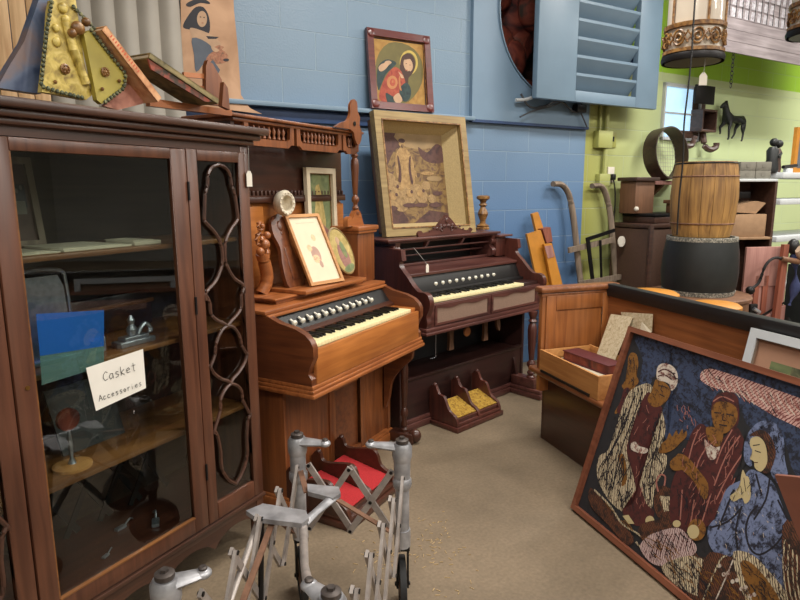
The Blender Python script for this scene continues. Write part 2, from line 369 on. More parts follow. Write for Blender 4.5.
structure('trim_1', G().box(RX0, -.145, -.085, 0, 1.885, 1.912, .004), 'bluelouver')
structure('ledge_dark_band', G().box(RX0, -.66, -.03, -.0005, 1.81, 1.885, .003), 'navy')  # dark navy band below the ledge board
structure('trim_3', G().holed(-.14, 1.052, 1.9, 3.46, HX, HZ, HR-.004, -.035, -.0005), 'bluepanel')
structure('trim_shadow', G().box(-.14, 1.052, -.04, -.001, 1.880, 1.899), 'navy')  # dark strip drawn in for the shadow under the panel's lower edge
# recess behind the round opening, with what is stored in it
g = G(); g.box(0, 1.4, .5, .52, 2, 3.4); g.box(-.02, 0, .2, .52, 2, 3.4); g.box(1.4, 1.42, .2, .52, 2, 3.4); g.box(0, 1.4, .2, .52, 1.98, 2)
tag(obj('wall_recess', g, 'darkbrown'), kind='structure').matrix_world = ROOM
g = G(); random.seed(3)
for i in range(16): g.ball((.1+random.random()*.9, .3+random.random()*.12, 2.1+random.random()*.95), .1+.06*random.random(), sc=(1, .6, 1.2))
tag(obj('folded_cloth_heap', g, 'redjunk'), 'dark red cloth stuffed inside the round opening in the blue panel', 'cloth').matrix_world = ROOM
g = G(); g.tube([(.13, .2, 2.31), (.28, .17, 2.33), (.3, .18, 2.27)], .008)
tag(obj('metal_hook', g, 'white'), 'small white metal bracket inside the round opening', 'hook').matrix_world = ROOM
g = G(); n = 48
for i in range(n):
    a0, a1 = 2*pi*i/n, 2*pi*(i+1)/n
    g._new([(HX+r*cos(a), y, HZ+r*sin(a)) for a in (a0, a1) for r in (HR-.004, HR-.012) for y in (-.05, .1)], [(0, 1, 5, 4), (2, 6, 7, 3), (0, 4, 6, 2), (1, 3, 7, 5)])
structure('trim_5', g, 'bluelouver')
# louvred shutter standing off the wall
t = empty('louvred_shutter', frm(W, .28, -.24, 2.05), 'pale blue louvred shutter hung in front of the round opening', 'shutter')
w_, h_ = 1.335, 1.3
g = G(); g.box(0, .39, 0, .05, 0, h_, .004); g.box(1.07, w_, 0, .05, 0, h_, .004); g.box(.39, 1.07, 0, .05, 0, .08, .003); g.box(.39, 1.07, 0, .05, h_-.1, h_, .003)
obj('shutter_frame', g, 'bluelouver', t)
g = G()
for i in range(9):
    z = .085+i*.128
    g.prism([(.002, z+.122), (.002, z+.102), (.088, z+.0), (.094, z+.01)], 'x', .392, 1.068)
obj('louver_slats', g, 'bluelouver', t)
g = G(); g.box(.37, 1.09, .097, .104, .04, h_-.05); obj('backing_board', g, 'bluelouver', t)
g = G(); g.box(1.1, 1.2, .05, .2, .3, .4); g.box(1.1, 1.2, .05, .2, .9, 1.0); obj('standoff_bracket', g, 'navy', t)
# cables under the shutter
for nm, lb, pts, r, mt in (('power_cable', 'white cable looping out of the bottom of the round opening', [(516, 100), (528, 99), (536, 94), (538, 86)], .012, 'white'),
        ('power_cable', 'dark cables drooping under the blue shutter', [(521, 94), (530, 107), (545, 106), (560, 101), (575, 112), (584, 98)], .008, 'cable'),
        ('power_cable', 'thin grey cord trailing under the shutter to the left', [(520, 117), (535, 110), (555, 105), (566, 98)], .006, 'cable'),
        ('power_cable', 'thin cord dropping from the plug box to the panel corner', [(576, 104), (581, 113), (587, 127)], .006, 'cable')):
    pp = smoothpts([W.w(*[W.Y(*p, -.07)[0], -.07, W.Y(*p, -.07)[1]]) for p in pts])
    tag(obj(nm, G().tube(pp, r), mt), lb, 'cable')
t_ = obj('plug_box', G().box(0, .1, 0, .06, 0, .06, .005), 'black'); t_.matrix_world = frm(W, .85, -.1, 2.0); tag(t_, 'small black plug box under the blue shutter', 'plug')
# conduit and boxes on the green wall
t = empty('electrical_conduit', frm(W), 'yellow-green painted conduit with junction boxes beside the blue paint edge', 'conduit')
obj('pipe', G().tube([(1.27, -.03, 1.45), (1.27, -.03, 3.45)], .02), 'wall_g', t); obj('pipe', G().tube([(1.2, -.02, 1.75), (1.2, -.02, 3.45)], .012), 'wall_g', t)
obj('junction_box', G().box(1.15, 1.32, -.06, 0, 1.74, 1.88, .005), 'wall_g', t); obj('junction_box', G().box(1.2, 1.33, -.05, 0, 1.43, 1.53, .005), 'wall_g', t)
t = empty('wall_outlet', frm(W, 1.33, 0, 1.75), 'round-holed outlet plate on green wall right of the conduit box', 'outlet')
obj('cover_plate', G().box(0, .09, -.012, 0, 0, .13, .003), 'wall_g', t); obj('socket', G().box(.03, .06, -.016, -.012, .05, .09), 'iron', t)
t = empty('wall_outlet', frm(W, 1.34, 0, 1.46), 'outlet with a black plug and cord on green wall', 'outlet')
obj('cover_plate', G().box(0, .08, -.012, 0, 0, .13, .003), 'tag', t); obj('plug', G().box(.02, .06, -.05, -.012, .02, .07, .006), 'black', t)
obj('cord', G().tube(smoothpts([(.04, -.04, .02), (.06, -.05, -.1), (.07, -.04, -.3), (.02, -.04, -.5)]), .006), 'black', t)
# window in the green wall
g = G().box(2.0, 2.54, -.03, .0, 1.84, 1.865).box(2.0, 2.54, -.03, 0, 2.3, 2.33).box(2.0, 2.02, -.03, 0, 1.84, 2.33).box(2.52, 2.54, -.03, 0, 1.84, 2.33).box(2.02, 2.52, -.02, 0, 2.07, 2.085)
wf = structure('window_1', g, 'white')
m = plain('daylit_obscured_glass', (176, 214, 240), .2, emit=.95, var=.15, scale=6); M['daypane'] = m
obj('pane', G().box(2.02, 2.52, -.008, -.002, 1.865, 2.3), 'daypane', wf)
# ceiling lamps (out of frame)
def lamp(X, Y, L_=1.3, pw=68):
    t = empty('fluorescent_fixture', frm(W, X, Y, RH-.08), 'white fluorescent ceiling fixture', 'ceiling light', 'ceiling fixtures')
    obj('housing', G().box(-L_/2, L_/2, -.16, .16, 0, .075, .01), 'white', t)
    l = bpy.data.lights.new('fixture_light', 'AREA'); l.shape = 'RECTANGLE'; l.size = L_; l.size_y = .3; l.energy = pw; l.color = (1, .97, .91)
    o = bpy.data.objects.new('fixture_light', l); COL.objects.link(o); o.parent = t; o.location = (0, 0, -.01)
for X in (-1.0, 1.6, 4.4):
    for Y in (-1.6, -4.0, -6.2): lamp(X, Y)
lamp(-3.6, -4.4, pw=80)
wd = bpy.data.worlds.new('world'); bpy.context.scene.world = wd; wd.use_nodes = True
wd.node_tree.nodes['Background'].inputs[0].default_value = (.8, .85, 1, 1); wd.node_tree.nodes['Background'].inputs[1].default_value = .3
# ================================================================== CABINET
t = empty('display_cabinet', frm(C), 'tall dark mahogany glass-front cabinet with a handwritten note on its door', 'cabinet')
CW, CD, CT = 1.19, .40, 1.56
g = G()
g.box(-.02, 0, .02, CD, .1, CT); g.box(-CW, -CW+.02, .02, CD, .1, CT)
for a in (-.0, -CW+.04): g.box(a-.04, a, 0, .04, 0, CT, .004)
for a in (-.0, -CW+.04): g.box(a-.04, a, CD-.04, CD, 0, .3, .004)
g.box(-.31, -.292, .004, .03, .17, CT); g.box(-.918, -.90, .004, .03, .17, CT)
obj('case_side', g, 'cab', t)
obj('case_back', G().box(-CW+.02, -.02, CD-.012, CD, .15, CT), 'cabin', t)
obj('top_rail', G().box(-CW+.04, -.04, .002, .03, 1.535, CT), 'cabx', t)
g = G(); g.box(-CW+.04, -.04, .002, .03, .17, .215, .003)
g.box(-CW-.006, .006, -.008, .02, .195, .21, .003)
ap = [(-CW+.04, .17), (-.04, .17)]; xs = [-.04-(CW-.08)*i/40 for i in range(41)]
ap = [(x, .17) for x in xs] + [(x, .10+.045*abs(sin(5*pi*(x+.04)/(CW-.08)))**.6) for x in reversed(xs)]
g.prism(ap, 'y', .006, .026); obj('apron', g, 'cabx', t)
g = G()
for z0, z1, ov in ((CT, 1.578, .018), (1.578, 1.598, .036), (1.598, 1.622, .058)): g.box(-CW-ov, ov, -ov, CD, z0, z1, .006)
obj('cornice', g, 'cabx', t)
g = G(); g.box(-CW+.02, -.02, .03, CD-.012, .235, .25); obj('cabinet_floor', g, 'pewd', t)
for z in (1.232, .914, .585): obj('shelf', G().box(-CW+.021, -.021, .035, CD-.013, z-.016, z, .003), 'shelf', t)
# centre door
d = obj('door', G().box(-.898, -.845, -.006, .016, .218, 1.533, .004).box(-.355, -.294, -.006, .016, .218, 1.533, .004).box(-.845, -.355, -.006, .016, .218, .272, .004).box(-.845, -.355, -.006, .016, 1.499, 1.533, .004), 'cab', t)
obj('glass_pane', G().box(-.846, -.354, .004, .007, .271, 1.5), 'glass', d)
obj('bead_moulding', G().box(-.845, -.355, -.009, .004, .272, .277).box(-.845, -.841, -.002, .004, .272, 1.499), 'shelf', d)
g = G(); g.T = Matrix.Translation((-.868, -.006, .9)) @ Matrix.Rotation(pi/2, 4, 'X'); g.lathe([(.006, 0), (.006, .003)], n=12); obj('keyhole', g, 'brass', d)
for z in (.42, 1.02, 1.4): obj('hinge', G().box(-.296, -.29, -.011, -.004, z-.03, z+.03), 'iron', d)
# side lights with tracery
def sidelight(x0, x1, nm):
    s = obj(nm, G().box(x0, x0+.045, -.004, .018, .215, 1.535, .004).box(x1-.05, x1, -.004, .018, .215, 1.535, .004).box(x0+.045, x1-.05, -.004, .018, .215, .28, .004).box(x0+.045, x1-.05, -.004, .018, 1.498, 1.535, .004), 'cab', t)
    a, b = x0+.045, x1-.05; c = (a+b)/2; k = (b-a)/2/.099
    obj('glass_pane', G().box(a, b, .008, .011, .28, 1.498), 'glass', s)
    runs = [[(1.488, 0), (1.48, .03), (1.455, .052), (1.42, .058), (1.385, .072), (1.34, .078), (1.305, .082), (1.29, .072), (1.262, .04), (1.225, .014), (1.18, .006), (1.14, .012), (1.09, .045), (1.06, .09), (1.03, .098)],
            [(1.05, .098), (1.02, .08), (.98, .077), (.955, .055), (.935, .02), (.922, 0)], [(.922, 0), (.91, .03), (.87, .06), (.83, .07), (.79, .096)],
            [(.80, .098), (.765, .08), (.735, .045), (.72, .015), (.705, 0)], [(.705, 0), (.69, .03), (.66, .055), (.62, .06), (.56, .092), (.545, .098)], [(.56, .098), (.53, .08), (.47, .07), (.40, .068), (.345, .04), (.31, 0)]]
    g = G()
    for run in runs:
        for sg in (1, -1): g.tube(smoothpts([(c+sg*w*k, -.002, z) for z, w in run], 3), .0065, 6)
    obj('tracery', g, 'cabx', s)
sidelight(-.290, -.002, 'side_light'); sidelight(-CW+.002, -.902, 'side_light')
# price tag on the cabinet's right edge
t2 = empty('price_tag', frm(C, -.012, -.014, 1.415), 'small white price tag hanging on a string from the cabinet corner', 'tag')
obj('tag_card', G().prism([(-.014, 0), (.014, 0), (.014, .045), (.006, .056), (-.006, .056), (-.014, .045)], 'y', 0, .0015), 'tag', t2)
obj('string', G().tube([(0, .0007, .05), (.002, .0007, .13), (0, .003, .18)], .0012, 5), 'string', t2)
# handwritten note
M['notepaper'] = plain('white_note_paper', (226, 220, 210), .8, var=.03)
note, nw, nh = onwall(C, -.009, (96, 411), (146, 388), (86, 368))
t2 = empty('paper_note', note, 'white paper note handwritten Casket Accessories stuck on the cabinet door', 'note')
cor = [(96, 411), (146, 388), (143, 349), (86, 368)]; f = mapper(note)
art('paper_sheet', t2, f, .0, [(0, cor)], ['notepaper'])
obj('sheet_backing', G().prism([f(p) for p in cor], 'y', .0002, .0006), 'paper', t2)
GL = {'C': [[(.9, .8), (.6, 1), (.2, .75), (.1, .4), (.35, .05), (.8, .15)]], 'A': [[(0, 0), (.45, 1), (.9, 0)], [(.2, .4), (.75, .4)]], 'a': [[(.7, .55), (.35, .6), (.1, .3), (.3, 0), (.7, .2), (.7, .6), (.75, 0)]],
      's': [[(.7, .55), (.3, .6), (.25, .4), (.65, .25), (.6, .05), (.15, 0)]], 'k': [[(.15, 1), (.15, 0)], [(.7, .6), (.15, .3), (.7, 0)]], 'e': [[(.1, .3), (.7, .35), (.5, .6), (.15, .45), (.2, .08), (.7, .08)]],
      't': [[(.4, .95), (.4, .05), (.6, 0)], [(.1, .65), (.75, .65)]], 'c': [[(.7, .5), (.35, .6), (.1, .3), (.3, 0), (.7, .1)]], 'o': [[(.4, .6), (.1, .3), (.4, 0), (.7, .3), (.4, .6)]], 'r': [[(.2, .6), (.2, 0)], [(.2, .4), (.5, .6), (.7, .5)]], 'i': [[(.3, .6), (.3, 0)], [(.3, .8), (.3, .86)]]}
def writing(txt, x, y, dx, dy, s):
    out = []
    for ch in txt:
        if ch in GL:
            for ln in GL[ch]:
                out += stroke([(x+px*s*.9*cos(dy)-py*s*1.25*sin(dy), y+px*s*.9*sin(dy)+py*s*1.25*cos(dy)) for px, py in ln], .0018)
        x += dx*cos(dy); y += dx*sin(dy)
    return out
x0, z0 = f((99, 384)); x1, z1 = f((98, 401)); an = atan2(f((143, 349))[1]-f((86, 368))[1], f((143, 349))[0]-f((86, 368))[0])
x0, z0 = f((98, 384)); x1, z1 = f((98, 402))
st = writing('Casket', x0+.016, z0, .019, an, .022)+writing('Accessories', x1+.003, z1, .0132, an, .0145)
nn_ = len([1 for ch in 'Casket' for _ in GL[ch]]) and sum(len(l)-1 for ch in 'Casket' for l in GL[ch])
art('handwritten_word', t2, ident, -.0004, [(0, s) for s in st[:nn_]], ['ebony']); art('handwritten_word', t2, ident, -.0004, [(0, s) for s in st[nn_:]], ['ebony'])
# blue translucent sheet added behind the door glass to imitate a reflection
def reflect_mat(name, c, f):
    m = bpy.data.materials.new(name); m.use_nodes = True; nt = m.node_tree; N = nt.nodes; L = nt.links; N.clear()
    o = N.new('ShaderNodeOutputMaterial'); a = N.new('ShaderNodeBsdfTransparent'); d = N.new('ShaderNodeBsdfDiffuse'); mx = N.new('ShaderNodeMixShader'); a.inputs[0].default_value = lin(c); d.inputs[0].default_value = lin(c); mx.inputs[0].default_value = f
    L.new(a.outputs[0], mx.inputs[1]); L.new(d.outputs[0], mx.inputs[2]); L.new(mx.outputs[0], o.inputs[0]); return m
M['bluereflect'] = reflect_mat('blue_reflection', (70, 150, 240), .42); M['cyanreflect'] = reflect_mat('pale_cyan_reflection', (170, 205, 200), .25)
m_, w2, h2 = onwall(C, .0095, (38, 388), (105, 375), (35, 312)); t2 = empty('reflection_sheet', m_, 'translucent blue sheet with a pale lower band, added as a reflection in the door glass', 'painted reflection')
f = mapper(m_)
obj('blue_band', G().prism([f(p) for p in ((40, 356), (104, 346), (104, 310), (36, 314))], 'y', 0, .0008), 'bluereflect', t2)
obj('pale_band', G().prism([f(p) for p in ((42, 385), (104, 366), (104, 346.2), (40, 356.2))], 'y', 0, .0008), 'cyanreflect', t2)
# things on the cabinet shelves
m_, w2, h2 = plane3(C.w(-.83, .30, 1.233), C.w(-.60, .30, 1.233), C.w(-.83, .34, 1.50))
t2 = empty('framed_photograph', m_, 'dark framed group photograph leaning inside the cabinet top left', 'framed photo')
obj('frame', frame_g(w2, h2, .02, .015), 'greyw', t2)
sh = [(0, rect(.02, w2-.02, .02, h2-.02)), (1, rect(.03, w2-.03, .12, h2-.08)), (2, rect(w2-.07, w2-.035, .1, .14))]
for i in range(12): sh.append((2, ell(.04+i*.0135, .16+.01*(i % 3), .005, .008, 8)))
art('photograph', t2, ident, -.004, sh, ['trunk', 'black', 'card_grey'])
for lb, a, b, y0, y1, zz in (('loose yellowed papers on the cabinet top shelf beside the dark photograph', -.83, -.70, .06, .2, .004), ('wide flat papers lying in the middle of the cabinet top shelf', -.69, -.47, .06, .26, .006), ('open booklet on the right of the cabinet top shelf', -.46, -.36, .06, .2, .012)):
    o = obj('paper_stack', G().box(a, b, y0, y1, 1.2325, 1.2325+zz, .001).box(a+.01, b-.015, y0+.02, y1+.02, 1.2325+zz, 1.2325+zz+.002), 'paper'); o.matrix_world = frm(C); tag(o, lb, 'papers')
t2 = empty('silver_plaque', frm(C, -.74, .12, .9145), 'ornate silver casket plaque standing behind the blue reflection sheet', 'plaque')
g = G(); g.prism([(x, z+.015) for x, z in [(-.06, 0), (.08, 0), (.085, .03), (.075, .2), (.06, .235), (-.05, .235), (-.065, .21), (-.06, .03)]], 'y', 0, .012); obj('plate', g, 'pewter', t2)
obj('rim', G().tube(smoothpts([(-.06, .02, .02), (-.07, .02, .2), (-.05, .02, .262), (.07, .02, .262), (.095, .02, .22), (.1, .02, .02)], 4), .006), 'pewter', t2)
obj('base', G().box(-.07, .11, -.02, .05, 0, .015, .004), 'pewter', t2)
def bracket(x, y, lb, s=1):
    t3 = empty('metal_ornament', frm(C, x, y, .9145), lb, 'ornament')
    obj('mount', G().box(-.035*s, .035*s, -.01, .02, 0, .05*s, .006), 'pewter', t3)
    obj('bail', G().tube(smoothpts([(-.03*s, -.01, .03), (-.04*s, -.03, .07*s), (0, -.035, .09*s), (.03*s, -.02, .06*s)]), .006), 'iron', t3)
bracket(-.60, .1, 'patterned silver casket handle right of the silver plaque'); bracket(-.83, .12, 'dark silver casket handle left of the silver plaque', .9)
t2 = empty('casket_ornament', frm(C, -.47, .09, .9145), 'silver figure ornament on a stepped base on the middle shelf', 'ornament')
obj('stepped_base', G().box(-.06, .07, -.02, .03, 0, .018, .003).box(-.04, .05, -.015, .025, .018, .03, .003), 'pewter', t2); obj('figure', G().lathe([(.014, .03), (.018, .05), (.008, .065), (.012, .08), (.004, .095)], 0, .005), 'pewter', t2)
obj('scroll', G().tube(smoothpts([(.02, .005, .03), (.05, .005, .06), (.075, .005, .035), (.06, .005, .03)]), .007), 'pewter', t2)
t2 = empty('long_moulding', frm(C, -.40, .3, .9145), 'pale bow-front drawer lying at the back of the middle shelf', 'drawer front')
obj('front_board', G().box(-.22, .18, 0, .03, .0, .13, .01), 'o2d', t2); obj('lip', G().box(-.22, .18, -.012, 0, .085, .1, .004), 'shelf', t2)
t2 = empty('wooden_stand', frm(C, -.70, .11, .5855), 'small stand with a round yellow wood base and clear stem on the lower shelf', 'stand')
obj('round_base', G().lathe([(.055, 0), (.055, .008), (.045, .012)], n=24), 'pine', t2); obj('stem', G().lathe([(.012, .012), (.005, .03), (.007, .07), (.004, .12)]), 'pewter', t2)
g = G(); g.T = Matrix.Translation((0, 0, .15)) @ Matrix.Rotation(pi/2, 4, 'X'); g.lathe([(.034, -.006), (.034, .006)], n=20); obj('disc', g, 'redjunk', t2)
t2 = empty('reflection_lattice', frm(C, 0, 0, .2505), 'dark crossed bars added in the cabinet bottom as the truck reflected in the glass', 'lattice')  # added bars imitate the truck's reflection in the door glass
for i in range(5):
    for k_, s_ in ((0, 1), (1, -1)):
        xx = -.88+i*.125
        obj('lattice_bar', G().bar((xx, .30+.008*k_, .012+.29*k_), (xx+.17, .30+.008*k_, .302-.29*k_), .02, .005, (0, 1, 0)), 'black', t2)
t2 = empty('leaning_book', frm(C, -.55, .2, .5855), 'dark board leaning at the back of the lower cabinet shelf', 'board'); g = G(); g.prism([(0, 0), (.01, 0), (.08, .2), (.07, .2)], 'x', -.12, .1); obj('board', g, 'black', t2)
for x, y, lb, r in ((-.63, .10, 'small silver bit on the cabinet floor, left', .014), (-.5, .2, 'silver plate piece on the cabinet floor, centre', .02), (-.42, .12, 'silver bracket scrap on the cabinet floor, right', .025)):
    o = obj('metal_fitting', G().box(-r, r, -r*.5, r*.5, 0, r*.5, .003).tube(smoothpts([(r, 0, r*.4), (r*2, 0, r), (r*3, .01, r*.3)]), r*.15), 'pewter'); o.matrix_world = frm(C, x, y, .2505, random.random()); tag(o, lb, 'metal fitting')
# ================================================================== THINGS ON TOP OF THE CABINET
CZ = 1.6225
def cpt(px, py, Y):
    a = C.Y(px, py, Y); return (a[0], Y, a[1])
def cabthing(nm, lb, cat): return empty(nm, frm(C), lb, cat)
def cprism(pxs, Y0, th, g=None, zmin=CZ):
    g = g or G(); q = [C.Y(*p, Y0) for p in pxs]; q = [(a, max(b, zmin)) for a, b in q]
    return g.prism(q, 'y', Y0, Y0+th)
M['giltyellow'] = mottle('yellow_gilt_plaster', [(128, 104, 44), (192, 168, 80), (214, 192, 112)], 40, .45); M['greenyel'] = plain('olive_yellow_board', (164, 148, 62), .45, var=.1); M['braid'] = mottle('dark_green_braid', [(30, 36, 28), (70, 74, 50), (150, 146, 100)], 150)
M['bluegrey'] = mottle('blue_grey_lacquer', [(52, 66, 96), (88, 100, 124), (124, 104, 100)], 9, .4)
def scallop(pxs, Y, r=.006):
    g = G(); q = [V3(cpt(*p, Y)) for p in pxs]
    for a, b in zip(q[:-1], q[1:]):
        n = max(1, int((b-a).length/(r*1.9)))
        for i in range(n): 
            c = a+(b-a)*((i+.5)/n); c.z = max(c.z, CZ+r); g.ball(c, r, 8, (1, .7, 1))
    return g
def rosette(t_, px, py, Y, r):
    x, _, z = cpt(px, py, Y); g = G(); g.T = Matrix.Translation((x, Y, z)) @ Matrix.Rotation(pi/2, 4, 'X')
    g.lathe([(r, 0), (r, .003), (r*.7, .005), (r*.6, .003), (r*.3, .006), (0, .008)], n=16, cap=False)
    for i in range(6): g.ball((r*.62*cos(i*pi/3), r*.62*sin(i*pi/3), .005), r*.2, 8)
    obj('rosette', g, 'antique', t_)
t2 = cabthing('ornate_panel', 'yellow gilt panel with carved figure and braided edge, standing on cabinet left', 'ornament')
L_ = [(42, 92), (48, 40), (50, 10), (52, 0), (75, -6), (84, 60), (92, 95), (86, 100), (60, 95)]
obj('board', cprism(L_, .05, .02), 'giltyellow', t2); obj('braided_edge', scallop([(52, 0), (46, 35), (41, 86), (60, 92), (84, 98)], .045), 'braid', t2); obj('braided_edge', scallop([(72, 5), (92, 26), (99, 34)], .045), 'braid', t2)
rosette(t2, 65, 69, .047, .014); rosette(t2, 55, 82, .047, .005)
g = G(); 
for p0, r in (((63, 8), .013), ((66, 20), .012), ((56, 28), .01), ((70, 33), .01), ((57, 42), .012)): g.ball(cpt(*p0, .046), r, 10, (1, .6, 1.1))
g.tube([cpt(66, 22, .046), cpt(74, 50, .044), cpt(86, 84, .046)], [.012, .014, .016], 10, flat=.6); obj('carved_figure', g, 'giltyellow', t2)
t2 = cabthing('ornate_panel', 'olive-yellow panel with rosette and braided edge, right of the carved one', 'ornament')
R_ = [(84, 34), (90, 30), (112, 58), (127, 78), (122, 90), (102, 104), (97, 100)]
obj('board', cprism(R_, .03, .018), 'greenyel', t2); obj('braided_edge', scallop([(90, 28), (110, 54), (126, 74), (124, 88), (104, 103)], .026), 'braid', t2); rosette(t2, 105, 72, .027, .013); rosette(t2, 102, 89, .027, .005); rosette(t2, 119, 81, .027, .005)
g = G(); g.ball(cpt(78, 28, .035), .018, 12, (1.1, .7, 1)); g.ball(cpt(86, 22, .035), .012, 12); g.ball(cpt(72, 33, .035), .012, 12); obj('knotted_ornament', g, 'antique', t2)
t2 = cabthing('lacquered_vessel', 'blue-grey flared shape at the far left of the cabinet top', 'vessel')
obj('body', cprism([(-4, 90), (8, 68), (24, 42), (34, 14), (40, -4), (50, -4), (46, 40), (41, 94), (0, 88)], .09, .03), 'bluegrey', t2)
t2 = cabthing('pink_panel', 'pinkish marbled panel lying behind the olive-yellow panel', 'panel'); M['pinkm'] = mottle('pink_marbled_paper', [(150, 96, 80), (190, 130, 110), (206, 160, 140)], 14)
obj('panel', cprism([(104, 106), (128, 84), (150, 96), (142, 104), (118, 110)], .06, .015), 'pinkm', t2)
def book(lb, top, bot, wpx, Y, dep, spine, cover, nm='book'):
    t3 = cabthing(nm, lb, 'book'); a = V3(cpt(*top, Y)); b = V3(cpt(*bot, Y)); d = (b-a).normalized(); n_ = V3((d.z, 0, -d.x)); 
    if n_.x < 0: n_ = -n_
    w = wpx
    def P3(p, s, y): q = p + n_*s; return (q.x, y, q.z)
    # spine faces the viewer; covers on both sides
    g = G(); g.prism([(P3(a, 0, 0)[0], P3(a, 0, 0)[2]), (P3(a, w, 0)[0], P3(a, w, 0)[2]), (P3(b, w, 0)[0], P3(b, w, 0)[2]), (P3(b, 0, 0)[0], P3(b, 0, 0)[2])], 'y', Y, Y+.006)
    for s0, s1 in ((0, .003), (w-.003, w)): 
        g.prism([(P3(p, s, 0)[0], P3(p, s, 0)[2]) for p, s in ((a, s0), (a, s1), (b, s1), (b, s0))], 'y', Y, Y+dep)
    obj('cover', g, spine, t3)
    aa, bb = a+d*.004, b-d*.004
    obj('page_block', G().prism([(P3(p, s, 0)[0], P3(p, s, 0)[2]) for p, s in ((aa, .003), (aa, w-.003), (bb, w-.003), (bb, .003))], 'y', Y+.006, Y+dep-.005), 'paper', t3)
    return t3, a, b, n_, d, w
M['tanspine'] = mottle('tan_orange_spine', [(180, 118, 78), (212, 158, 112), (224, 178, 136)], 30); M['olivebook'] = mottle('olive_book_cloth', [(92, 82, 52), (128, 114, 74), (150, 128, 84)], 25); M['coverart'] = mottle('dark_book_cover', [(34, 40, 30), (70, 50, 38), (150, 70, 50), (60, 70, 60)], 22)
tb, a, b, n_, d, w = book('tan and orange book leaning left on top of the cabinet', (102, 30), (158, 102), .021, .0, .07, 'tanspine', None)
sh = []
for i in range(13):
    q = a + d*(.025+i*.0095)+n_*.007
    sh.append((0, [(q.x, q.z), (q.x+n_.x*.009, q.z+n_.z*.009), (q.x+n_.x*.009+d.x*.004, q.z+n_.z*.009+d.z*.004), (q.x+d.x*.004, q.z+d.z*.004)]))
M['orangeprint'] = plain('orange_print', (196, 84, 48), .6); art('spine_lettering', tb, ident, -.0003, sh, ['orangeprint'])
tb, a, b, n_, d, w = book('olive book with pictorial cover leaning left behind the tan book', (149, 58), (218, 104), .018, .02, .14, 'olivebook', None)
q0, q1 = a-n_*.001, b-n_*.001
obj('pictorial_cover', G().prism([(q0.x, q0.z), (q1.x-.02, q1.z+.006), (q1.x-.055, q1.z+.003), (q0.x+.01, q0.z-.03)], 'y', .024, .03), 'coverart', tb)
t2 = cabthing('small_wooden_rack', 'small reddish wooden slatted rack on cabinet right end', 'rack')
g = cprism([(206, 104), (206, 66), (208, 60), (213, 64), (222, 80), (224, 106)], .12, .018); g = cprism([(230, 110), (228, 88), (224, 82), (222, 106)], .05, .018, g); obj('side_board', g, 'o1z', t2)
obj('slat', cprism([(184, 72), (208, 74), (208, 79), (184, 77)], .13, .01), 'o1x', t2); obj('slat', cprism([(186, 84), (210, 87), (210, 92), (186, 89)], .13, .01), 'o1x', t2)
obj('base_board', cprism([(150, 98), (232, 110), (232, 116), (150, 106)], .1, .02), 'o1x', t2)
# panels standing on the wall ledge behind
def wallthing(nm, lb, cat): return empty(nm, frm(W), lb, cat)
def wprism(pxs, Y0, th, g=None, zmin=None):
    g = g or G(); q = [W.Y(*p, Y0) for p in pxs]
    if zmin: q = [(a, max(b, zmin)) for a, b in q]
    return g.prism(q, 'y', Y0, Y0+th)
t2 = wallthing('corrugated_screen', 'grey-beige corrugated panel standing behind the books', 'screen')
xa, xb = W.Y(45, 40, -.12)[0], W.Y(182, 40, -.12)[0]; pts = []; n = 60
for i in range(n+1):
    x = xa+(xb-xa)*i/n; pts.append((x, -.11-.022*abs(sin(i*pi/10))))
g = G(); g.prism(pts+[(x, y+.006) for x, y in reversed(pts)], 'z', .001, 3.1); M['grayp'] = plain('grey_beige_sheet', (156, 149, 138), .55, var=.1, scale=5); obj('sheet', g, 'grayp', t2, 60)
t2 = wallthing('plank_panel', 'light straw-coloured wooden planks behind the cabinet top at far left', 'panel')
xa = W.Y(-60, 40, -.16)[0]; xb = W.Y(46, 40, -.16)[0]; M['strawwood'] = wood('straw_planks', (184, 142, 98), (228, 192, 146), 'z', .6, coat=0)
g = G(); k = 6
for i in range(k): g.box(xa+(xb-xa)*i/k, xa+(xb-xa)*(i+1)/k-.003, -.166, -.15, .001, 3.0, .003)
obj('planks', g, 'strawwood', t2)
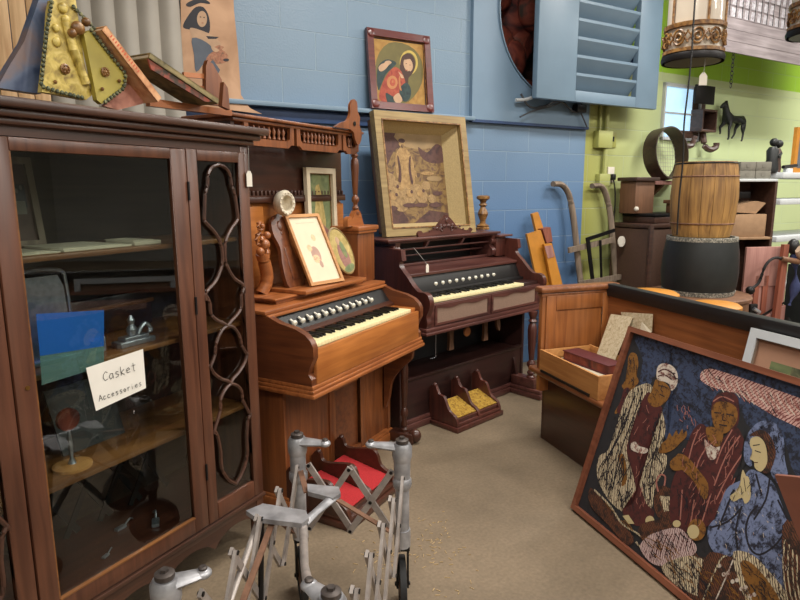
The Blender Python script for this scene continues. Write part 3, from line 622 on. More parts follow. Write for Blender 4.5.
# nun poster
m_, w2, h2 = onwall(W, -.075, (180, 112), (244, 112), (180, -40)); f = mapper(m_)
t2 = empty('painted_banner', m_, 'tan painted banner of a nun holding flowers, standing on the wall ledge', 'banner')
M['tan'] = mottle('tan_canvas', [(166, 128, 98), (200, 160, 128)], 5, .8); M['nunblack'] = plain('black_paint', (40, 38, 44), .7); M['skin'] = plain('painted_skin', (180, 146, 116), .7); M['flower'] = mottle('painted_flowers', [(110, 84, 62), (160, 104, 78), (172, 130, 98)], 60); M['greyblue'] = plain('grey_blue_paint', (84, 90, 100), .7)
out = [(180, -40), (232, -40), (234, 10), (238, 50), (241, 95), (250, 108), (262, 114), (182, 104)]
obj('canvas', G().prism([f(p) for p in out], 'y', 0, .004), 'tan', t2)
art('nun_painting', t2, f, -.0003, [(1, [(190, 13), (196, 7), (203, 7), (208, 14), (210, 24), (209, 33), (203, 34), (196, 30), (186, 29), (183, 25)]), (2, ell(202, 19, 5, 8)), (1, ell(200.5, 17, .8, .6, 8)), (1, ell(204, 17.5, .8, .6, 8)), (3, ell(202.5, 23, 1.2, .6, 8)), (2, [(190, 28), (200, 30), (214, 36), (218, 42), (208, 46), (200, 42), (192, 36)]),
    (4, [(192, 38), (206, 42), (214, 52), (205, 62), (196, 72), (194, 55)]), (3, [(206, 60), (212, 52), (222, 50), (228, 56), (226, 62), (214, 64)]), (1, [(206, 36), (219, 37), (216, 39), (208, 39)]), (2, ell(216, 46, 5, 6)), (1, [(186, 4), (196, -1), (206, 0), (210, 4), (200, 3), (190, 7)]), (3, [(214, 47), (219, 45), (224, 47), (221, 51)]), (3, ell(222, 56, 5, 4)), (1, ell(226, 60, 3, 1.5)), (4, [(210, 62), (213, 60), (220, 70), (218, 74)])], ['tan', 'nunblack', 'skin', 'flower', 'greyblue'], None, True)
# ================================================================== ORGANS
def keys(t, x0, n, pitch, y0, y1, zt, black_from):
    wk = obj('white_key', G().box(0, pitch-.0008, y0, y1, zt-.018, zt, .0012), 'ivory', t); wk.location = (x0, 0, 0)
    for i in range(1, n): share(wk, t, (x0+i*pitch, 0, 0))
    bk = None
    for i in range(n-1):
        if i % 7 in (2, 6): continue
        if bk is None: bk = obj('black_key', G().prism([(y0+.048, zt), (y0+.052, zt+.011), (y1, zt+.011), (y1, zt)], 'x', -.0055, .0055), 'ebony', t); bk.location = (x0+(i+1)*pitch, 0, 0)
        else: share(bk, t, (x0+(i+1)*pitch, 0, 0))
def knobs(t, xs, y, z, r=.013):
    g = G(); g.T = Matrix.Rotation(pi/2+.5, 4, 'X'); g.lathe([(.005, -.02), (.005, 0), (r*.9, .002), (r, .006), (r*.8, .012), (r*.6, .0135)], n=16)
    g.mi = 1; g.lathe([(r*.78, .0136), (r*.78, .0142)], n=16); k = obj('stop_knob', g, ['knob', 'knob'], t); k.location = (xs[0], y, z)
    for x in xs[1:]: share(k, t, (x, y, z))
def turned(g, x, y, z0, z1, r):
    prof = [(1, 0), (1, .03), (.6, .05), (.9, .09), (.55, .13), (.6, .16), (1.0, .2), (.95, .24), (.5, .28), (.62, .3), (.85, .5), (1.05, .72), (.9, .8), (.6, .83), (1.0, .86), (.6, .89), (.8, .93), (1, .96), (1, 1)]
    g.lathe([(r*a, z0+(z1-z0)*b) for a, b in prof], x, y, 16)
def treadles(t, x0, x1, yf, yb, carpet, wm, h, hr=.78):
    xm = (x0+x1)/2; obj('pedal_base', G().box(x0-.012, x1+.012, yf-.012, yb, 0, .03, .005).box(x0, x1, yf, yb, .03, .05, .004), wm, t)
    for a, b in ((x0+.018, xm-.012), (xm+.012, x1-.018)):
        p = obj('pedal', G().prism([(yf+.015, .05), (yf+.012, .072), (yb-.05, h*hr), (yb-.04, h*hr-.022)], 'x', a, b), wm, t)
        obj('carpet_pad', G().prism([(yf+.02, .077), (yf+.018, .083), (yb-.055, h*hr+.006), (yb-.052, h*hr)], 'x', a+.004, b-.004), carpet, p)
    prof = smoothpts([(yf, .05), (yf+.02, .09), (yf+.07, .12), (yf+.11, .19), (yb-.075, h*.82), (yb-.05, h)], 4)
    for x in (x0, xm-.012, x1-.02):
        pr = [(p.x, p.y) for p in prof]+[(yb-.02, h+.005), (yb, h-.02), (yb, .05)]
        b = obj('pedal_bracket', G().prism(pr, 'x', x, x+.02), wm, t)
        g = G(); g.ball((x+.01, yb-.035, h+.004), .014, 10); obj('scroll_knob', g, wm, b)
# ---- golden oak organ
t = empty('reed_organ', frm(O1), 'golden oak reed organ with tall canopied top and red pedals', 'organ')
cheek = [(.6, .56), (.03, .56), (.012, .59), (.012, .64), (.03, .66), (.02, .69), (.0, .73), (.0, .775), (.012, .80), (.04, .825), (.09, .845), (.17, .86), (.25, .89), (.6, .9)]
for x0, x1 in ((0, .032), (.953, .985)): obj('cheek', G().prism(cheek, 'x', x0, x1), 'o1y', t)
g = G(); g.box(-.012, .997, -.006, .6, .56, .578, .005); g.box(-.006, .991, .0, .6, .578, .594, .004); g.box(-.002, .987, .006, .6, .594, .612, .004); obj('base_moulding', g, 'o1x', t)
obj('key_slip', G().box(.032, .953, .008, .028, .612, .762, .005), 'o1light', t)
for q in ((.032, .053), (.898, .953)): obj('key_block', G().box(q[0], q[1], .03, .17, .72, .778, .003), 'o1light', t)
obj('key_bed', G().box(.032, .953, .03, .5, .7, .745), 'o1dark', t)
keys(t, .053, 36, .0235, .03, .165, .778, 0)
obj('fallboard', G().prism([(.165, .75), (.162, .792), (.185, .805), (.2, .75)], 'x', .034, .951), 'o1dark', t)
obj('stop_board', G().prism([(.19, .76), (.188, .80), (.245, .875), (.27, .875), (.27, .76)], 'x', .034, .951), 'black', t)
knobs(t, [.13+i*.058 for i in range(12)], .2, .838)
g = G(); g.box(-.008, .993, .238, .6, .886, .905, .006); g.box(.0, .985, .225, .3, .873, .886, .003); obj('top_shelf', g, 'o1x', t)
g = G(); g.box(.14, .86, .3, .6, .905, .922, .004); g.box(.12, .875, .29, .6, .922, .932, .003); obj('music_ledge', g, 'o1x', t)
obj('music_tray', G().box(.27, .79, .235, .51, .932, .95, .004), 'o1x', t)
g = G(); g.box(.02, .965, .52, .54, .93, 1.60); obj('back_panel', g, 'o1light', t)
g = G(); g.box(.02, .965, .5, .52, 1.37, 1.675, .003); g.box(.02, .965, .475, .52, 1.345, 1.37, .004); obj('upper_panel', g, 'o1dark', t)
g = G()
for i in range(34): g.box(.03+i*.0275, .045+i*.0275, .482, .494, 1.37, 1.40, .002)
g.box(.02, .965, .478, .5, 1.37, 1.378); obj('gallery_teeth', g, 'o1dark', t)
g = G(); g.box(.02, .965, .51, .528, .94, 1.34, .0)
for x0, x1 in ((.02, .30), (.66, .965)): g.box(x0, x1, .49, .51, .95, 1.33, .006)
obj('carved_panel', g, 'o1light', t)
for x, nm in ((.835, 1),):
    q = obj('pedestal', G().box(x, x+.17, .315, .6, .906, 1.185, .004), 'o1z', t)
    obj('pedestal_cap', G().box(x-.02, x+.19, .295, .6, 1.185, 1.212, .008).box(x-.008, x+.178, .303, .6, 1.172, 1.185, .003), 'o1x', q)
    xc = x+.035
    obj('carved_foot', G().prism([(a.x, a.y) for a in smoothpts([(xc-.1, 1.213), (xc-.095, 1.25), (xc-.07, 1.265), (xc-.05, 1.25), (xc-.03, 1.28), (xc, 1.3), (xc+.03, 1.28), (xc+.045, 1.245), (xc+.06, 1.213)], 4)], 'y', .335, .365), 'o1x', q)
    g = G(); turned(g, xc, .35, 1.275, 1.63, .021); obj('turned_column', g, 'o1z', q)
g = G(); g.box(-.06, .91, .315, .6, 1.69, 1.704, .004); g.box(-.04, .895, .33, .6, 1.675, 1.69, .003); obj('canopy', g, 'o1z', t)
g = G()
def valance(x0, x1, n):
    pts = [(x0, 1.675), (x1, 1.675), (x1, 1.60), (x1-.02, 1.605)]
    m = 14
    arc = [(x1-.03-(x1-x0-.06)*i/m, 1.60-.012*sin(pi*i/m)) for i in range(m+1)]
    low = arc+[(x0+.02, 1.605), (x0, 1.60)]
    g.prism([(x0, 1.675), (x0, 1.60), (x0+.02, 1.6)]+[(x0+.04, 1.585), (x1-.04, 1.585), (x1-.02, 1.60), (x1, 1.6), (x1, 1.675), (x1-.025, 1.675), (x1-.03, 1.625), (x1-.045, 1.615), (x0+.045, 1.615), (x0+.03, 1.625), (x0+.025, 1.675)], 'y', .33, .345)
    for i in range(n):
        xx = x0+.05+(x1-x0-.1)*(i+.5)/n; g.lathe([(.003, 1.612), (.009, 1.62), (.004, 1.635), (.009, 1.65), (.002, 1.668)], xx, .338, 8)
valance(.02, .34, 7); valance(.36, .72, 9); valance(.735, .88, 2)
obj('valance', g, 'o1z', t)
for q in (-.04, .875): obj('canopy_side', G().box(q, q+.02, .345, .6, 1.6, 1.675), 'o1dark', t)
obj('canopy_brace', G().prism([(.5, 1.6), (.6, 1.6), (.6, 1.42), (.56, 1.45), (.57, 1.52), (.53, 1.55)], 'x', .84, .87), 'o1dark', t)
FX = -.04
fin = smoothpts([(.66, 1.704), (.72, 1.73), (.77, 1.745), (.80, 1.78), (.80, 1.82), (.82, 1.845), (.84, 1.855), (.865, 1.84), (.87, 1.80), (.89, 1.77), (.885, 1.73), (.905, 1.70), (.9, 1.66), (.87, 1.63), (.84, 1.66), (.83, 1.69), (.8, 1.704)], 3)
g = G(); g.prism([(p.x+FX, p.y) for p in fin], 'y', .30, .314); obj('carved_finial', g, 'o1z', t)
g = G(); g.T = Matrix.Translation((.835+FX, .3, 1.735)) @ Matrix.Rotation(pi/2, 4, 'X'); g.lathe([(.011, 0), (.011, .004)], n=12); obj('finial_roundel', g, 'ebony', t)
# carved scroll bracket
g = G(); g.T = Matrix.Translation((.145, .01, 0))
for c, r in (((.055, .43, 1.18), .035), ((.075, .42, 1.12), .03), ((.05, .42, 1.24), .022)):
    g.tube([(c[0]+r*(1-k/16)*cos(k*.75), c[1]-.002*k, c[2]+r*(1-k/16)*sin(k*.75)) for k in range(14)], .009, 8)
g.tube(smoothpts([(.06, .43, .935), (.09, .42, 1.0), (.075, .42, 1.08), (.06, .42, 1.12)]), [.03]*13, 10); g.ball((.07, .41, 1.16), .026); g.ball((.09, .41, 1.2), .018); g.ball((.04, .41, 1.13), .02)
obj('carved_bracket', g, 'o1x', t)
# lower case
for q in (.03, .93): obj('lower_side', G().box(q, q+.025, .19, .6, 0, .56, .003), 'o1z', t)
g = G(); turned(g, .955, .1, .06, .56, .022); lgg = obj('leg', g, 'o1dark', t); obj('leg_foot', G().box(.915, .99, .03, .185, 0, .06, .01).ball((.955, .035, .045), .04, 12, (.8, 1, 1)), 'o1dark', lgg)
obj('lower_back', G().box(.055, .93, .57, .59, 0, .56), 'o1dark', t)
g = G(); g.box(.055, .37, .20, .22, .05, .56); g.box(.37, .42, .19, .22, 0, .56, .004); g.box(.645, .70, .19, .22, 0, .56, .004); g.box(.42, .645, .19, .22, 0, .09, .004); g.box(.42, .645, .19, .22, .45, .56, .004); g.box(.70, .93, .21, .23, 0, .56)
obj('front_panel', g, 'o1z', t)
obj('panel_inset', G().box(.42, .645, .212, .218, .09, .45), 'o1y', t)
g = G(); 
for i in range(12):
    a = pi*i/11; g.ball((.53+.06*cos(a), .19, .47+.015*sin(a)), .008, 8)
g.box(.43, .635, .198, .21, .435, .45, .003); obj('carved_rail', g, 'o1x', t)
g = G(); g.prism([(p.x, p.y) for p in smoothpts([(.02, .56), (.03, .5), (.09, .44), (.15, .36), (.17, .26), (.19, .2)], 4)]+[(.2, .2), (.2, .56)], 'x', .9, .925); obj('truss_bracket', g, 'o1y', t)
obj('plinth', G().box(.02, .965, .17, .61, 0, .05, .006).box(.025, .96, .178, .6, .05, .065, .004), 'o1x', t)
treadles(t, .03, .42, -.14, .19, 'red', 'o1dark', .21, .6)
# ---- dark walnut organ
t = empty('reed_organ', frm(O2), 'dark walnut reed organ with carved crest and floral yellow carpeted pedals', 'organ')
cheek = [(p.x, p.y) for p in smoothpts([(.0, .63), (-.012, .66), (-.004, .70), (-.02, .735), (-.03, .78), (-.015, .82), (.02, .835), (.06, .835), (.10, .86), (.15, .91), (.2, .955), (.215, .985), (.19, 1.0)], 4)]+[(.2, 1.06), (.55, 1.075), (.55, .63)]
for x0, x1 in ((0, .035), (1.135, 1.17)): obj('cheek', G().prism(cheek, 'x', x0, x1), 'o2z', t)
g = G(); g.box(-.015, 1.185, -.02, .55, .59, .608, .005); g.box(-.008, 1.178, -.012, .55, .608, .63, .005); obj('base_moulding', g, 'o2x', t)
obj('key_slip', G().box(.035, 1.135, .0, .02, .63, .765, .003), 'o2x', t)
M['clothp'] = plain('faded_fret_cloth', (128, 102, 86), .9, bump=.3, scale=200)
for a in (.075, .595):
    b = a+.49; pn = obj('fret_panel', G().box(a, b, -.002, .001, .648, .745), 'clothp', t)
    arc = [(b-.02-(b-a-.04)*i/12, .735+.006*cos(pi*i/3)) for i in range(13)]
    obj('fret_frame', G().prism([(a-.005, .755), (a-.005, .64), (b+.005, .64), (b+.005, .755), (b-.012, .755), (b-.012, .652), (a+.012, .652), (a+.012, .755)], 'y', -.008, .0).prism([(a, .757), (b, .757), (b, .74)]+arc+[(a, .74)], 'y', -.0075, .0005), 'o2x', pn)
obj('key_bed', G().box(.035, 1.135, .02, .5, .7, .745), 'o2d', t)
for q in ((.035, .05), (.972, 1.135)): obj('key_block', G().box(q[0], q[1], .02, .16, .745, .784, .002), 'o2d', t)
keys(t, .05, 36, .0256, .02, .14, .785, 0)
obj('fallboard', G().prism([(.14, .75), (.138, .80), (.19, .81), (.2, .75)], 'x', .037, 1.133), 'black', t)
obj('stop_board', G().prism([(.17, .76), (.168, .81), (.215, .905), (.24, .905), (.24, .76)], 'x', .037, 1.133), 'black', t)
knobs(t, [.275+i*.0635 for i in range(10)], .185, .843, .0125)
g = G(); g.prism([(.2, .902), (.2, .914), (.36, .94), (.5, .94), (.5, .902)], 'x', .036, 1.134); g.box(.036, 1.134, .193, .21, .896, .916, .004); obj('top_shelf', g, 'o2x', t)
obj('rack_back', G().box(.036, 1.134, .50, .52, .63, 1.09), 'black', t)
g = G(); g.box(.10, .99, .345, .36, .94, .955, .002); g.box(.10, .99, .38, .395, .995, 1.005, .002); g.box(.06, 1.0, .33, .345, 1.04, 1.05, .002); g.box(.06, 1.0, .33, .35, 1.082, 1.10, .003); obj('rack_rail', g, 'o2x', t)
for x in (.34, .68): obj('rack_bracket', G().prism([(.3, 1.10), (.34, 1.10), (.36, 1.04), (.34, 1.04)], 'x', x, x+.02), 'o2x', t)
for x0, x1 in ((.055, .095), (.985, 1.025)):
    g = G(); g.prism([(p.x, p.y) for p in smoothpts([(.36, .94), (.31, .95), (.3, .99), (.33, 1.02), (.31, 1.06), (.3, 1.09)], 4)]+[(.5, 1.09), (.5, .94)], 'x', x0, x1)
    old = g.T; g.T = Matrix.Translation((x0-.002, .325, 1.05)) @ Matrix.Rotation(pi/2, 4, 'Y'); g.lathe([(.022, 0), (.022, .045)], n=14); g.T = old; obj('scroll_end', g, 'o2x', t)
for q in ((1.03, 1.135), (.036, .052)): obj('end_block', G().box(q[0], q[1], .30, .5, .94, 1.075, .003), 'o2z', t)
g = G(); g.box(-.02, 1.06, .285, .56, 1.10, 1.116, .005); g.box(0, 1.04, .30, .55, 1.09, 1.10, .003); g.box(1.02, 1.18, .27, .56, 1.076, 1.09, .004); obj('lid_board', g, 'o2x', t)
cr = smoothpts([(.27, 1.117), (.265, 1.14), (.29, 1.155), (.31, 1.14), (.36, 1.145), (.42, 1.165), (.46, 1.20), (.50, 1.23), (.525, 1.245), (.55, 1.23), (.59, 1.20), (.63, 1.165), (.69, 1.145), (.74, 1.14), (.76, 1.155), (.785, 1.14), (.78, 1.117)], 4)
obj('carved_crest', G().prism([(p.x-.02, p.y) for p in cr], 'y', .30, .318), 'o2x', t)
g = G()
for s in (1, -1):
    for k in range(5): g.ball((.505+s*(.02+.035*k), .298, 1.175-.006*k+.01*(k % 2)), .011-.001*k, 8, (1.4, .4, 1))
    g.tube([(.505+s*(.05+.02*cos(q*.8)*(1-q/12)), .298, 1.155+.02*sin(q*.8)*(1-q/12)) for q in range(10)], .004, 6)
g.ball((.505, .298, 1.21), .015, 10, (1, .4, 1.2)); obj('crest_carving', g, 'o2x', t)
# lower case, knee space
for q in (-.09, 1.115): obj('lower_side', G().box(q, q+.025, .12, .55, 0, .59, .003), 'o2d', t)
obj('lower_panel', G().box(-.065, 1.115, .125, .145, .0, .30, .003).box(-.065, 1.115, .115, .15, .30, .318, .004), 'o2d', t)
obj('bellows_board', G().box(-.065, 1.115, .42, .44, .3, .59), 'black', t)
obj('lower_shelf', G().box(-.065, 1.115, .15, .42, .29, .30), 'o2d', t)
for x, r in ((.39, 0), (.74, 0)):
    g = G(); g.prism([(x, .585), (x+.05, .585), (x+.042, .47), (x+.05, .40), (x+.004, .40), (x+.01, .47)], 'y', .17, .19); obj('knee_lever', g, 'midbrown', t)
g = G(); g.T = Matrix.Translation((.5, .12, .515)) @ Matrix.Rotation(pi/2, 4, 'X'); g.lathe([(.03, 0), (.032, .006), (.028, .012)], n=20); obj('knee_swell_pad', g, 'o1light', t)
g = G(); g.prism([(p.x, p.y) for p in smoothpts([(.80, .59), (.79, .55), (.80, .50), (.825, .47), (.83, .52), (.82, .57), (.83, .59)], 3)], 'y', .1, .12); obj('knee_swell', g, 'midbrown', t)
obj('wire_handle', G().tube([(.3, .2, .585), (.3, .2, .37), (.25, .2, .37)], .003, 6), 'pewter', t)
for s, xx, yy in ((1, 1.03, 0),):
    g = G(); turned(g, xx, -.02+yy, .12, .59, .03); lg = obj('leg', g, 'o2z', t)
    obj('leg_foot', G().box(xx-.06, xx+.065, -.14+yy, .16, 0, .035, .006).box(xx-.052, xx+.057, -.13+yy, .15, .035, .06, .006).box(xx-.035, xx+.04, -.07+yy, .12, .06, .125, .004), 'o2x', lg)
    obj('leg_truss', G().prism([(p.x, p.y) for p in smoothpts([(.13, .25), (.115, .22), (.1, .16), (.09, .125)], 4)]+[(.13, .125)], 'x', xx-.012, xx+.012), 'o2d', lg)
obj('plinth', G().box(-.08, 1.13, .10, .13, .0, .04, .006).box(-.08, 1.13, .108, .13, .04, .065, .006), 'o2x', t)
treadles(t, .155, .575, -.11, .115, 'yellowc', 'o2z', .245, .55)
# price tag on the walnut organ
m_ = O2.w(*(lambda q: (q[0], .19, q[1]))(O2.Y(427, 266, .19)))
t2 = empty('price_tag', frm(O2, O2.Y(427, 266, .19)[0], .188, .915), 'white price tag hanging from the rack of the walnut organ', 'tag')
obj('tag_card', G().prism([(-.012, 0), (.012, 0), (.012, .04), (.005, .05), (-.005, .05), (-.012, .04)], 'y', -.002, 0), 'tag', t2); obj('string', G().tube([(0, -.001, .045), (.01, .05, .08), (.014, .13, .14)], .0014, 5), 'string', t2)
# ================================================================== THINGS ON THE OAK ORGAN
SZ = .9505
m_, w2, h2 = lean((310, 287), (343, 281.5), (283, 216), SZ); f = mapper(m_)
t2 = empty('framed_print', m_, 'golden wood framed small print of a bouquet leaning on the oak organ', 'framed picture')
obj('frame', frame_g(w2, h2, .016, .014), 'pine', t2)
M['cream'] = plain('cream_print_paper', (212, 196, 168), .7, var=.04); M['peach'] = mottle('peach_flowers', [(206, 150, 110), (226, 190, 150), (180, 110, 90)], 60); M['mauve'] = plain('mauve_wash', (170, 136, 120), .7)
art('print', t2, ident, -.004, [(0, rect(.01, w2-.01, .01, h2-.01)), (2, ell(w2*.5, h2*.42, w2*.13, h2*.12)), (1, ell(w2*.47, h2*.36, w2*.1, h2*.06)), (1, ell(w2*.38, h2*.52, w2*.07, h2*.05)), (1, ell(w2*.6, h2*.66, w2*.06, h2*.05)), (2, ell(w2*.55, h2*.28, w2*.05, h2*.05))]+[(2, s) for s in stroke([(w2*.25, h2*.88), (w2*.78, h2*.88)], .001)], ['cream', 'peach', 'mauve'])
a = O1.Y(305, 286, .5)
t2 = empty('framed_print', Matrix.Translation((0, 0, 0)), 'tall cream framed green print leaning at the back of the oak organ', 'framed picture')
m_, w2, h2 = plane3(O1.w(.60, .474, SZ), O1.w(.855, .474, SZ), O1.w(O1.Y(304, 168, .486)[0], .486, 1.515)); t2.matrix_world = m_; f = mapper(m_)
obj('frame', frame_g(w2, h2, .028, .022), 'cream', t2); obj('inner_lip', G().box(.026, w2-.026, -.006, -.002, .026, .032).box(.026, w2-.026, -.006, -.002, h2-.032, h2-.026).box(.026, .032, -.006, -.002, .026, h2-.026).box(w2-.032, w2-.026, -.006, -.002, .026, h2-.026), 'antique', t2)
M['sage'] = mottle('sage_green_scene', [(80, 92, 62), (116, 126, 84), (140, 134, 90)], 12); M['pinkrobe'] = mottle('dusty_rose_robe', [(130, 90, 84), (164, 118, 104)], 30); M['goldfig'] = mottle('golden_figure', [(150, 130, 70), (196, 172, 110)], 30)
art('print', t2, ident, -.001, [(0, rect(.03, w2-.03, .03, h2-.03)), (2, [(w2*.3, h2*.55), (w2*.4, h2*.78), (w2*.5, h2*.86), (w2*.6, h2*.72), (w2*.7, h2*.5), (w2*.6, h2*.3), (w2*.4, h2*.3)]), (2, ell(w2*.45, h2*.8, w2*.08, h2*.05)), (1, [(w2*.3, h2*.1), (w2*.85, h2*.1), (w2*.8, h2*.42), (w2*.6, h2*.48), (w2*.4, h2*.4)])], ['sage', 'pinkrobe', 'goldfig'])
# oval plaque
cpt_ = O1.Y(341, 251, .33); t2 = empty('oval_plaque', frm(O1, cpt_[0], .33, cpt_[1], -.2), 'oval gilt-edged picture of a figure in red beside the bouquet print', 'plaque')
g = G(); g.T = Matrix.Rotation(-.22, 4, 'X') @ Matrix.Rotation(-.36, 4, 'Y') @ Matrix.Rotation(pi/2, 4, 'X') @ Matrix.Diagonal((.6, 1.1, 1, 1)); 
TT = g.T.copy(); g.lathe([(.118, 0), (.12, .006), (.112, .01), (.108, .006)], n=36); obj('rim', g, 'gold', t2)
g = G(); g.T = TT; g.mi = 0; g.lathe([(.109, .0061), (.109, .0068)], n=36); g.mi = 1; g.ball((.0, -.03, .007), .06, 16, (.9, 1.2, .02)); g.mi = 2; g.ball((.0, .05, .007), .022, 12, (1, 1, .06)); g.mi = 3; g.ball((.02, .0, .0075), .035, 12, (.8, 1.3, .05)); g.mi = 3; g.ball((0, -.09, .007), .04, 12, (1.6, .5, .05))
obj('painted_face', g, ['goldfig', 'pinkrobe', 'skin', 'sage'], t2)
# round alabaster bowl
c_ = O1.Y(284, 204, .43); t2 = empty('carved_bowl', frm(O1, c_[0], .43, c_[1]+.004), 'small round cream carved bowl lying on its side atop the wooden board', 'bowl')
M['alab'] = mottle('alabaster', [(190, 176, 150), (226, 216, 196)], 40, .5); g = G(); g.T = Matrix.Rotation(-.2, 4, 'Z') @ Matrix.Rotation(pi/2, 4, 'X') @ Matrix.Diagonal((.95, 1.12, 1, 1)); g.lathe([(.0, -.05), (.03, -.045), (.05, -.02), (.055, .01), (.047, .028), (.034, .025), (.034, .0), (.02, -.02), (0, -.025)], n=28, cap=False); obj('bowl_body', g, 'alab', t2)
g = G(); 
g.T = Matrix.Rotation(-.2, 4, 'Z')
for i in range(14): g.ball((.044*cos(i*.45)*.9, -.026, .048*sin(i*.45)), .005, 6)
obj('carved_beads', g, 'alab', t2)
# carved board
m_, w2, h2 = plane3(O1.w(.316, .365, SZ), O1.w(.43, .365, SZ), O1.w(.316, .474, 1.285))
t2 = empty('carved_board', m_, 'long carved wooden board leaning behind the bouquet print', 'board')
sh = smoothpts([(0, 0), (w2*1.0, 0), (w2*1.05, h2*.3), (w2*.85, h2*.6), (w2*1.0, h2*.8), (w2*.85, h2*.97), (w2*.6, h2*1.02), (w2*.1, h2*.95), (-w2*.05, h2*.75), (w2*.12, h2*.55), (-w2*.05, h2*.3)], 4, True)
obj('board_body', G().prism([(p.x, p.y) for p in sh], 'y', .0, .02), 'o1y', t2)
obj('carved_roundels', G().ball((w2*.5, 0, h2*.85), .02, 12, (1, .3, 1.3)).ball((w2*.5, 0, h2*.75), .012, 12, (1, .3, 1)).box(w2*.35, w2*.75, -.003, .002, h2*.1, h2*.55, .002), 'o1y', t2)
random.seed(5)
for i, (px, py, r) in enumerate(((258, 300, .011), (262, 298, .012), (268, 300, .011), (274, 296, .014), (280, 297, .013), (286, 296, .011))):
    w_ = atz(px, py, .9055); o = obj('pebble', G().ball((0, 0, r*.7), r, 10, (1.3, 1, .7)), 'alab'); o.matrix_world = Matrix.Translation(w_); tag(o, 'pale pebble in a short row at the left of the oak organ shelf', 'pebble', 'pebbles on the oak organ')
# ================================================================== PICTURES ABOVE THE WALNUT ORGAN
BL = O2.w(-.02, .45, 1.1165); 
bl, br = atz(384, 237, 1.1165), atz(472, 229, 1.1165)
d = (br-bl); d.z = 0; d = W.U*.72+O2.U*.28; d.normalize()
bl = W.w(-.86, -.36, 1.117); bl = atz(384, 237.5, 1.117)
r1 = ray(473, 229.5); nrm = V3((-d.y, d.x, 0)); br = bl + d*.62
t1 = ray(371, 111); TL = CAM + t1*((bl-CAM).dot(d)/t1.dot(d))
m_, w2, h2 = plane3(bl, br, TL); f = mapper(m_); w2 = f((473, 229.5))[0]
t2 = empty('framed_picture', m_, 'large deep gilt frame with a shepherd and sheep print, standing on the walnut organ', 'framed picture')
FW = .055
obj('frame', frame_g(w2, h2, FW, .05, .02), 'gold', t2)
g = G()   # sloping linen liner
a0, a1, b0, b1 = FW, w2-FW, FW, h2-FW; dp = .09
i0, i1, j0, j1 = a0+.012, a1-.1, b0+.035, b1-.045
vs = [(a0, 0, b0), (a1, 0, b0), (a1, 0, b1), (a0, 0, b1), (i0, dp, j0), (i1+.03, dp, j0), (i1+.03, dp, j1), (i0, dp, j1)]
g._new(vs, [(0, 1, 5, 4), (1, 2, 6, 5), (2, 3, 7, 6), (3, 0, 4, 7)]); obj('linen_liner', g, 'linen', t2)
obj('box_side', G().box(.03, w2-.03, .0, .1, .03, .04).box(.03, w2-.03, 0, .1, h2-.04, h2-.03).box(.03, .04, 0, .1, .03, h2-.03).box(w2-.04, w2-.03, 0, .1, .03, h2-.03).box(.03, w2-.03, .095, .1, .03, h2-.03), 'midbrown', t2)
obj('gilt_fillet', G().box(a0-.006, a1+.006, -.034, -.028, b0-.008, b0).box(a0-.006, a1+.006, -.034, -.028, b1, b1+.008).box(a0-.008, a0, -.034, -.028, b0, b1).box(a1, a1+.008, -.034, -.028, b0, b1), 'antique', t2)
M['land'] = mottle('brown_gold_landscape', [(60, 40, 30), (98, 70, 42), (132, 104, 56), (92, 64, 50)], 16, .6, 1.5); M['sheep'] = mottle('sheep_cream', [(120, 94, 62), (164, 134, 90)], 50); M['duskp'] = mottle('dusky_mauve_trees', [(60, 38, 36), (86, 56, 50), (66, 44, 34)], 20); M['robep'] = mottle('pale_gold_robe', [(132, 102, 62), (172, 138, 90)], 40); M['skyp'] = plain('dull_gold_sky', (140, 114, 76), .6)
pw, ph = i1+.03-i0, j1-j0; X_ = lambda u, v: (i0+pw*u, j0+ph*v)
def SH(mi, L_): return (mi, [X_(*p) for p in L_])
s_ = [SH(0, rect(0, 1, 0, 1)), SH(1, [(0, 1), (0, .55), (.12, .62), (.25, .8), (.4, .88), (.3, 1)]), SH(4, [(.3, 1), (.42, .86), (.7, .84), (1, .9), (1, 1)]), SH(1, [(.62, .86), (.75, .8), (.9, .9), (1, .86), (1, .7), (.8, .68), (.66, .74)]), SH(1, [(0, 0), (.35, 0), (.3, .12), (.12, .22), (0, .3)]), SH(1, [(.45, 0), (1, 0), (1, .1), (.7, .14)]),
      SH(3, [(.27, .48), (.26, .72), (.34, .84), (.42, .84), (.5, .76), (.53, .6), (.5, .42), (.4, .38)]), SH(3, ell(.38, .89, .045, .045)), SH(1, ell(.38, .92, .05, .025))]
for (u, v, a, b) in ((.13, .5, .1, .06), (.2, .42, .1, .06), (.3, .36, .1, .07), (.18, .26, .12, .1), (.42, .3, .1, .08), (.53, .38, .09, .06), (.6, .3, .09, .08), (.68, .42, .07, .05), (.28, .2, .1, .07)): s_.append(SH(2, ell(u, v, a, b)))
s_ += [SH(1, [(.27, .48), (.3, .6), (.29, .74), (.31, .74), (.33, .6), (.31, .46)]), SH(1, [(.46, .44), (.44, .6), (.47, .74), (.49, .74), (.47, .6), (.49, .46)]), SH(3, [(.5, .62), (.55, .58), (.56, .5), (.52, .54)]), SH(0, ell(.38, .86, .02, .022, 10)), SH(1, ell(.8, .2, .1, .03)), SH(1, ell(.85, .33, .08, .025)), SH(4, ell(.82, .5, .12, .03)), SH(3, ell(.72, .56, .1, .02)), SH(1, ell(.12, .17, .1, .03)), SH(1, ell(.4, .2, .1, .025)), SH(1, ell(.58, .2, .1, .025)), SH(2, ell(.75, .27, .06, .05)), SH(3, ell(.17, .3, .05, .04)), SH(3, ell(.58, .33, .05, .04)), SH(3, ell(.3, .4, .05, .03)), SH(3, ell(.42, .33, .05, .04))]
for (u, v) in ((.1, .53), (.25, .41), (.22, .32), (.45, .35), (.63, .36)): s_.append(SH(1, ell(u, v, .02, .02, 8)))
